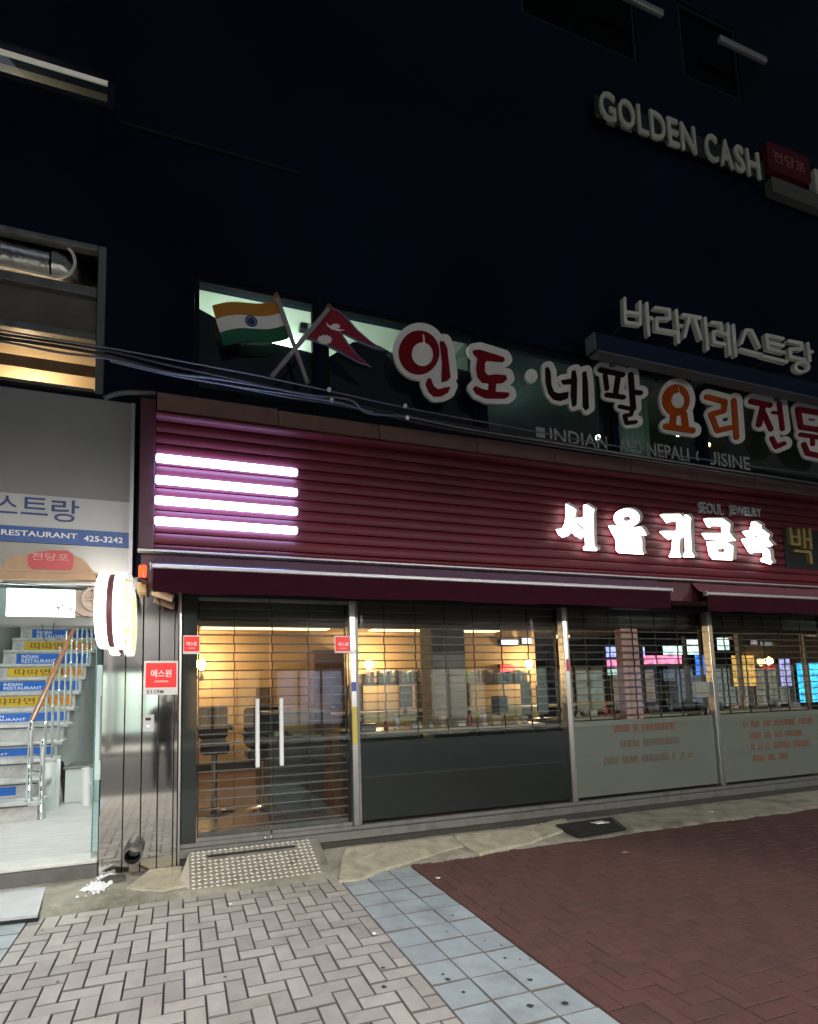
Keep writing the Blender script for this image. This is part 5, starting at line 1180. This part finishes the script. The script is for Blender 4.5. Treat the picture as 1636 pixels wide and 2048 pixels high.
# white foam spill
fo = thing('white_foam', 'white foamy spill on the concrete left of the pipe', 'spill', G(208, 1775))
M_foam = mat('foam', (.75, .77, .78), .8, bump=.6, bscale=60, var=.1, vscale=20)
rg_ = random.Random(5); fm = MB(); c0 = G(205, 1776)
for k in range(90):
    t = rg_.random(); u = 228-t*52+rg_.gauss(0, 9*(.4+t)); v = 1748+t*38+rg_.gauss(0, 6); g = G(u, v, .03); r = rg_.uniform(.006, .022)*(1.3-.6*t); n = 8
    fm.lathe([(0, r*.75), (r*.6, r*.6), (r, .0), (r*.8, -r*.5)], (g[0], g[1], .035+.03*(1-t)), 'z', n)
tag(build(fm, 'bubbles', M_foam, fo), kind='stuff')
build(MB().grid(lambda p, q: (lambda w: (w[0], w[1], .045+.020*math.sin(math.pi*p)*math.sin(math.pi*q)+.006*math.sin(p*25+q*17)))(G(232-q*50+(p-.5)*(18+34*q), 1750+q*36, .03)), 16, 16), 'foam_sheet', M_foam, fo)
# steel cover plate at the left edge
cp = thing('steel_plate', 'pale steel cover plate lying at the bottom left before the threshold', 'plate', G(40, 1800))
gq = [G(-220, 1793, .05), G(94, 1766, .05), G(75, 1829, .05), G(-240, 1862, .05)]
build(MB().prism([(p[0], p[1]) for p in gq], .030, .050, 'z'), 'plate', mat('plate_steel', (.50, .51, .52), .5, metal=.3, var=.1, vscale=6), cp)
build(MB().prism([(p[0]*.995+.001, p[1]*.99) for p in gq], -.01, .029, 'z'), 'rubber_edge', M_dark, cp)
# dark mat with paper in front of the bay
mt_ = thing('black_mat', 'black mat lying on the apron before the frosted bay', 'mat', G(1180, 1655)); gq = [G(1105, 1652, .05), G(1225, 1636, .05), G(1252, 1658, .05), G(1160, 1673, .05)]
build(MB().prism([(p[0], p[1]) for p in gq], .035, .062, 'z'), 'mat_body', M_dark, mt_); build(MB().prism([((p[0]-gq[0][0])*.9+gq[0][0]+.03, (p[1]-gq[0][1])*.9+gq[0][1]-.01) for p in gq], .0625, .066, 'z'), 'mat_pile', mat('mat_pile', (.018, .018, .018), .95, bump=.5, bscale=200), mt_)
def scrap(u, v, w, h, lab, z=.012, mt=None):
    c = G(u, v, z); r = random.Random(int(u)); mb = MB()
    mb.grid(lambda p, q: (c[0]+(p-.5)*w+.1*w*math.sin(q*5), c[1]+(q-.5)*h, z+.006+.006*math.sin(p*6+u)*math.sin(q*4)), 6, 4)
    o = build(mb, 'paper_scrap', mt or M_white, None); md = o.modifiers.new('thickness', 'SOLIDIFY'); md.thickness = .0015
    tag(o, lab, 'litter', 'scraps of litter')
scrap(1200, 1646, .17, .10, 'crumpled pale paper on the black mat', .07); scrap(1166, 1674, .05, .03, 'tiny white scrap at the near edge of the black mat', .03); scrap(876, 1757, .03, .03, 'white speck on the red paving near the tile strip')
scrap(748, 1869, .025, .025, 'white speck on the grey pavers beside the tile strip'); scrap(1250, 1706, .06, .03, 'faint scrap on the dark red paving', .012, mat('dull_paper', (.3, .26, .25), .8)); scrap(1422, 1624, .05, .04, 'small pale scrap at the wall on the right', .05)
scrap(461, 1809, .02, .02, 'white speck on the grey pavers before the ramp')
# cables slung along the facade
def cable(pts, Y, r, mt, lab):
    w_ = []
    for k in range(len(pts)-1):
        for t in np.linspace(0, 1, 8, endpoint=False):
            p0 = pts[max(k-1, 0)]; p1 = pts[k]; p2 = pts[k+1]; p3 = pts[min(k+2, len(pts)-1)]
            f = lambda a, b, c_, d: .5*(2*b+(c_-a)*t+(2*a-5*b+4*c_-d)*t*t+(3*b-a-3*c_+d)*t**3)
            w_.append(P(f(p0[0], p1[0], p2[0], p3[0]), f(p0[1], p1[1], p2[1], p3[1]), Y))
    w_.append(P(*pts[-1], Y))
    return tag(build(MB().tube(w_, r, 8), 'cable', mt, None), lab, 'cable', 'cables slung along the facade')
cable([(-150, 640), (0, 668), (110, 684), (220, 702), (330, 728), (480, 760), (660, 800), (850, 838), (1100, 880), (1400, 935), (1750, 985)], -.62, .011, M_cable, 'thick black cable running above the brown capping, upper strand')
cable([(-150, 650), (0, 676), (110, 692), (220, 712), (330, 742), (430, 764), (560, 790), (660, 806), (740, 822), (900, 858), (1200, 905), (1750, 990)], -.66, .014, M_cable, 'thick black cable bundle sagging above the brown capping')
cable([(-150, 655), (0, 682), (120, 705), (220, 718), (330, 744), (430, 757), (520, 772), (620, 790), (700, 800), (735, 826), (815, 834), (960, 862), (1300, 915), (1750, 985)], -.68, .010, M_cablew, 'pale cable catching the light below the flags')
cable([(220, 722), (330, 748), (430, 766), (560, 786), (665, 803), (700, 812), (745, 824)], -.70, .007, M_cablew, 'short pale wire hanging with the bundle below the flags')
cable([(-150, 625), (0, 660), (230, 698), (430, 735), (520, 752), (660, 782), (810, 815), (1000, 850), (1300, 903), (1750, 965)], -.60, .007, M_cablew, 'thin grey wire on top of the bundle')
cable([(208, 797), (225, 790), (255, 785), (312, 787)], -.30, .022, M_cablew, 'grey conduit bend entering the left end of the capping')
for u, v in ((663, 800), (815, 835), (658, 779), (810, 812)):
    c = P(u, v, -.69); tag(build(MB().lathe([(0, -.02), (.02, -.012), (.022, .012), (0, .02)], c, 'x', 10), 'cable_clip', M_white, None), {663: 'pale clip on the cable under the pennant flag', 815: 'pale clip where the cable meets the capping', 658: 'small clip on the thin wire below the flag poles', 810: 'small clip on the thin wire left of the first red letter'}[u], 'clip', 'cable clips')
# wires before the transom
wr = thing('loose_wires', 'tangled dark wires hanging before the lit transom', 'wires', P(130, 1215, -.02))
for pts in ([(150, 1183), (140, 1195), (128, 1208), (118, 1216), (112, 1225)], [(98, 1224), (110, 1217), (125, 1212), (140, 1218), (150, 1224), (165, 1232), (180, 1235)], [(113, 1210), (118, 1222), (123, 1230)], [(128, 1209), (136, 1213), (144, 1219)], [(105, 1211), (116, 1215), (124, 1212)],
            [(84, 1247), (86, 1262), (88, 1278), (95, 1284)], [(108, 1245), (106, 1262), (112, 1276), (122, 1280)], [(0, 1165), (50, 1168), (90, 1171), (150, 1172), (188, 1173)]):
    build(MB().tube([P(u, v, -.055) for u, v in pts], .004, 6), 'wire', M_cable, wr)

# ================================================================== across the street (seen mirrored in the glass)
ob = thing('opposite_building', 'dim building across the street, mirrored in the shop glass', 'building', (8, -14.5, 0))
M_opp = mat('opposite_wall', (.10, .10, .105), .8, var=.2, vscale=1.5); YO = -14.5
bx('wall', M_opp, ob, -25, 45, YO-.3, YO, -.02, 13)
for k in range(18):
    for j in range(3):
        w_ = bx('window', M_blank, ob, -22+k*3.6, -20+k*3.6, YO+.002, YO+.03, 4.6+j*2.8, 6.0+j*2.8); bx('sill', M_opp, w_, -22.1+k*3.6, -19.9+k*3.6, YO+.002, YO+.10, 4.5+j*2.8, 4.598+j*2.8)
YM = 14.3
def sign_glow(name, col, s):           # lit sign face with darker and paler print, all procedural
    mt = glow(name, col, s); N = mt.node_tree.nodes; L = mt.node_tree.links; b = N['Principled BSDF']
    tc = N.new('ShaderNodeTexCoord'); mp = N.new('ShaderNodeMapping'); mp.inputs['Scale'].default_value = (1.6, 1, 2.4); L.new(tc.outputs['Object'], mp.inputs[0])
    vo = N.new('ShaderNodeTexVoronoi'); vo.distance = 'EUCLIDEAN'; vo.inputs['Scale'].default_value = 1.1; L.new(mp.outputs[0], vo.inputs['Vector'])
    nz = N.new('ShaderNodeTexNoise'); nz.inputs['Scale'].default_value = 1.6; L.new(mp.outputs[0], nz.inputs['Vector'])
    a = N.new('ShaderNodeMapRange'); a.inputs[1].default_value = .12; a.inputs[2].default_value = .5; a.inputs[3].default_value = .45; a.inputs[4].default_value = 1.0; L.new(vo.outputs['Distance'], a.inputs[0])
    c = N.new('ShaderNodeMapRange'); c.inputs[1].default_value = .35; c.inputs[2].default_value = .65; c.inputs[3].default_value = .45*s; c.inputs[4].default_value = 1.25*s; L.new(nz.outputs['Fac'], c.inputs[0])
    m_ = N.new('ShaderNodeMath'); m_.operation = 'MULTIPLY'; L.new(a.outputs[0], m_.inputs[0]); L.new(c.outputs[0], m_.inputs[1]); L.new(m_.outputs[0], b.inputs['Emission Strength'])
    return mt
shopc = [(.9, .85, .7), (.6, .8, .75), (1, .75, .5), (.55, .65, .9), (.8, .9, .85)]
for k in range(13):                    # dim lit shop windows with mullions, added to fill the reflections
    x = -6+k*3.1; w_ = bx('shop_window', sign_glow('shopwin%d' % (k % 5), shopc[k % 5], .16+.05*(k % 3)), ob, x, x+2.6, YO+.002, YO+.03, .35, 2.35)
    for j in range(4): bx('mullion', M_dark, w_, x+j*.85, x+j*.85+.06, YO+.031, YO+.09, .3, 2.4)
    bx('head', M_dark, w_, x-.1, x+2.7, YO+.031, YO+.12, 2.41, 2.6); bx('stall_riser', M_opp, w_, x-.1, x+2.7, YO+.031, YO+.10, -.02, .29)
sgn = [(1206,1294,1290,1314,(.35,.40,1.0),3.2,'violet-blue lit sign beyond the glass left of the salmon column'),(1208,1319,1285,1334,(1,.22,.45),3.0,'pink light strip beyond the glass left of the salmon column'),(1284,1311,1364,1328,(1,.25,.45),2.6,'pink light strip beyond the glass right of the salmon column'),
  (1325,1291,1400,1309,(.70,1,1),2.8,'wide pale cyan sign seen beside the third post'),(1366,1278,1400,1289,(.75,1,1),2.6,'small pale cyan sign seen beside the third post'),(1433,1276,1459,1300,(.75,1,.95),2.6,'pale cyan sign seen right of the third post'),
  (1389,1310,1411,1350,(.06,.25,1),1.8,'upright blue sign seen beside the third post'),(1462,1311,1513,1372,(1,.55,.14),1.1,'orange lit shop window seen through the right-hand bay'),(1592,1326,1660,1404,(.05,.55,1),2.6,'bright cyan-blue shop window seen at the right edge'),
  (1557,1318,1584,1372,(.55,.5,1),1.3,'violet-white poster light seen near the right edge'),(1000,1330,1038,1346,(1,.03,.02),5.0,'red lit sign on the wall inside the wide bay'),(1000,1280,1036,1290,(.8,.8,1),2.6,'long white sign on the wall inside the wide bay'),(1043,1276,1063,1287,(.85,.8,1),2.6,'short white sign on the wall inside the wide bay'),
  (1212,1338,1238,1350,(.6,.9,.85),1.4,'dim green-white sign beyond the glass left of the salmon column'),(1110,1270,1140,1277,(1,.7,.4),2.0,'warm light strip beside the second post')]
cb = thing('corner_building', 'dim shop building beyond the side street, seen through the corner glass', 'building', (24, 15, 0)); YC = 14.5
bx('wall', M_opp, cb, 12.2, 46, YC, YC+.4, -.06, 9)
for k in range(11):
    x = 12.6+k*3.0; w_ = bx('shop_window', sign_glow('shopwin%d' % (k % 5), shopc[k % 5], .2), cb, x, x+2.6, YC-.03, YC-.002, .35, 2.2)
    for j_ in range(4): bx('mullion', M_dark, w_, x+j_*.85, x+j_*.85+.06, YC-.09, YC-.031, .3, 2.25)
    bx('head', M_dark, w_, x-.1, x+2.7, YC-.12, YC-.031, 2.26, 2.42)
for i, (u0, v0, u1, v1, col, s_t, lab) in enumerate(sgn):
    YY = YC-.2 if u0 > 1150 else 4.88; yw = YC-.002 if u0 > 1150 else 4.985
    a = P(u0, v0, YY); b = P(u1, v1, YY); zt2 = (a[2]+P(u1, v0, YY)[2])/2; zb2 = (b[2]+P(u0, v1, YY)[2])/2
    t = thing('lit_sign', lab, 'sign', ((a[0]+b[0])/2, YY, zb2), 'lit signs seen through the shop')
    bx('box', M_dark, t, a[0], b[0], YY, yw, zb2-.02, zt2+.02); bx('face', sign_glow('sign_face%d' % i, col, s_t), t, a[0]+.01, b[0]-.01, YY-.012, YY-.001, zb2, zt2)
# unseen street lamps added to light facade and pavement: one here, three opposite
def street_lamp(x, y, hx, hy, h, energy, lab, cone, rad=.22):
    t = thing('street_lamp', lab, 'street lamp', (x, y, 0), 'street lamps')
    build(MB().lathe([(.11, -.03), (.11, .3), (.07, .34), (.045, h-.3)], (x, y, 0), 'z', 16), 'pole', M_steel_d, t); build(MB().tube([(x, y, h-.32), (x+(hx-x)*.2, y+(hy-y)*.2, h-.08), (hx, hy, h+.04)], .035, 10), 'arm', M_steel_d, t)
    build(MB().lathe([(.0, .12), (rad*.7, .09), (rad*1.1, .0), (rad*1.05, -.03)], (hx, hy, h), 'z', 20), 'lamp_head', M_steel_d, t); build(MB().lathe([(.0, -.035), (rad, -.031)], (hx, hy, h), 'z', 20), 'lens', glow('lamp_lens', (1, .95, .88), 20), t)
    lamp_in('light', 'SPOT', (hx, hy, h-.06), energy, (1, .955, .89), rad, parent=t).data.spot_size = R(cone)
street_lamp(-2.6, -4.05, -1.3, -4.7, 4.7, 1150, 'unseen street lamp on this kerb left of the camera', 118, .25)
for xx, en_, wh in ((-2.0, 2000, 'left'), (6.0, 1650, 'middle'), (13.0, 1350, 'right')): street_lamp(xx, -12.4, xx, -11.8, 4.7, en_, 'added unseen low street lamp across the road, '+wh+' of three', 175, .14)  # three lamps added out of view to light the signs evenly with soft shadows
# photographer, mirrored in the polished pier
pe = thing('person', 'person in dark clothes holding up a phone, mirrored in the polished pier', 'person', (-.30, -5.78, -.14))
def skin(name, verts, edges, rad, mt, parent, lv=2):
    me = bpy.data.meshes.new(name); c = np.array(verts).mean(0); me.from_pydata((np.array(verts)-c).tolist(), edges, []); me.materials.append(mt)
    o = link(bpy.data.objects.new(name, me), parent, c)
    sk = o.modifiers.new('skin', 'SKIN'); o.modifiers.new('sub', 'SUBSURF').levels = lv; o.modifiers['sub'].render_levels = lv
    if not me.skin_vertices: me.attributes.new('skin', 'FLOAT', 'POINT')
    for k, r in enumerate(rad): me.skin_vertices[0].data[k].radius = (r, r) if not isinstance(r, tuple) else r
    me.skin_vertices[0].data[0].use_root = True
    return o
try:
    bX, bY, bZ = -.30, -5.78, -.14
    J = [(0,0,.95,(.17,.12)),(0,0,1.12,(.15,.11)),(0,0,1.32,(.18,.12)),(0,.0,1.46,(.12,.09)),(0,.0,1.53,.055),(0,.03,1.60,.075),(0,.03,1.70,(.085,.10)),(0,.02,1.79,.06),
         (-.19,0,1.42,.065),(-.26,.10,1.16,.05),(-.10,.30,1.36,.040),(.02,.36,1.52,.03),(.19,0,1.42,.065),(.28,.10,1.16,.05),(.34,.30,1.38,.040),(.32,.38,1.55,.03),
         (-.10,0,.86,.09),(-.12,.02,.48,.065),(-.12,-.02,.09,.05),(-.13,.12,.04,.045),(.10,0,.86,.09),(.12,.02,.48,.065),(.12,-.02,.09,.05),(.13,.12,.04,.045)]
    Ee = [(0,1),(1,2),(2,3),(3,4),(4,5),(5,6),(6,7),(3,8),(8,9),(9,10),(10,11),(3,12),(12,13),(13,14),(14,15),(0,16),(16,17),(17,18),(18,19),(0,20),(20,21),(21,22),(22,23)]
    skin('body', [(bX+a, bY+b, bZ+c_) for a, b, c_, r in J], Ee, [r for *_, r in J], mat('dark_clothes', (.018, .020, .03), .85, var=.2, vscale=6), pe)
    for hx_, hy_, hz_ in ((.02, .38, 1.56), (.32, .40, 1.59)):
        for k in range(5):
            q = [(bX+hx_-.03+.016*k, bY+hy_, bZ+hz_-.02), (bX+hx_-.03+.016*k, bY+hy_+.03, bZ+hz_+.02), (bX+hx_-.03+.016*k, bY+hy_+.01, bZ+hz_+.045)]
            skin('finger', q, [(0,1),(1,2)], [.010, .009, .007], mat('skin_tone', (.42, .26, .19), .6), pe, 1)
    skin('face', [(bX, bY+.10, bZ+1.62), (bX, bY+.105, bZ+1.70), (bX, bY+.10, bZ+1.76)], [(0,1),(1,2)], [.045, .055, .045], MATS['skin_tone'], pe, 2)
    bx('phone', M_dark, pe, bX+.05, bX+.26, bY+.435, bY+.445, bZ+1.53, bZ+1.60, .003)
except Exception as ex:
    print('person failed', ex)
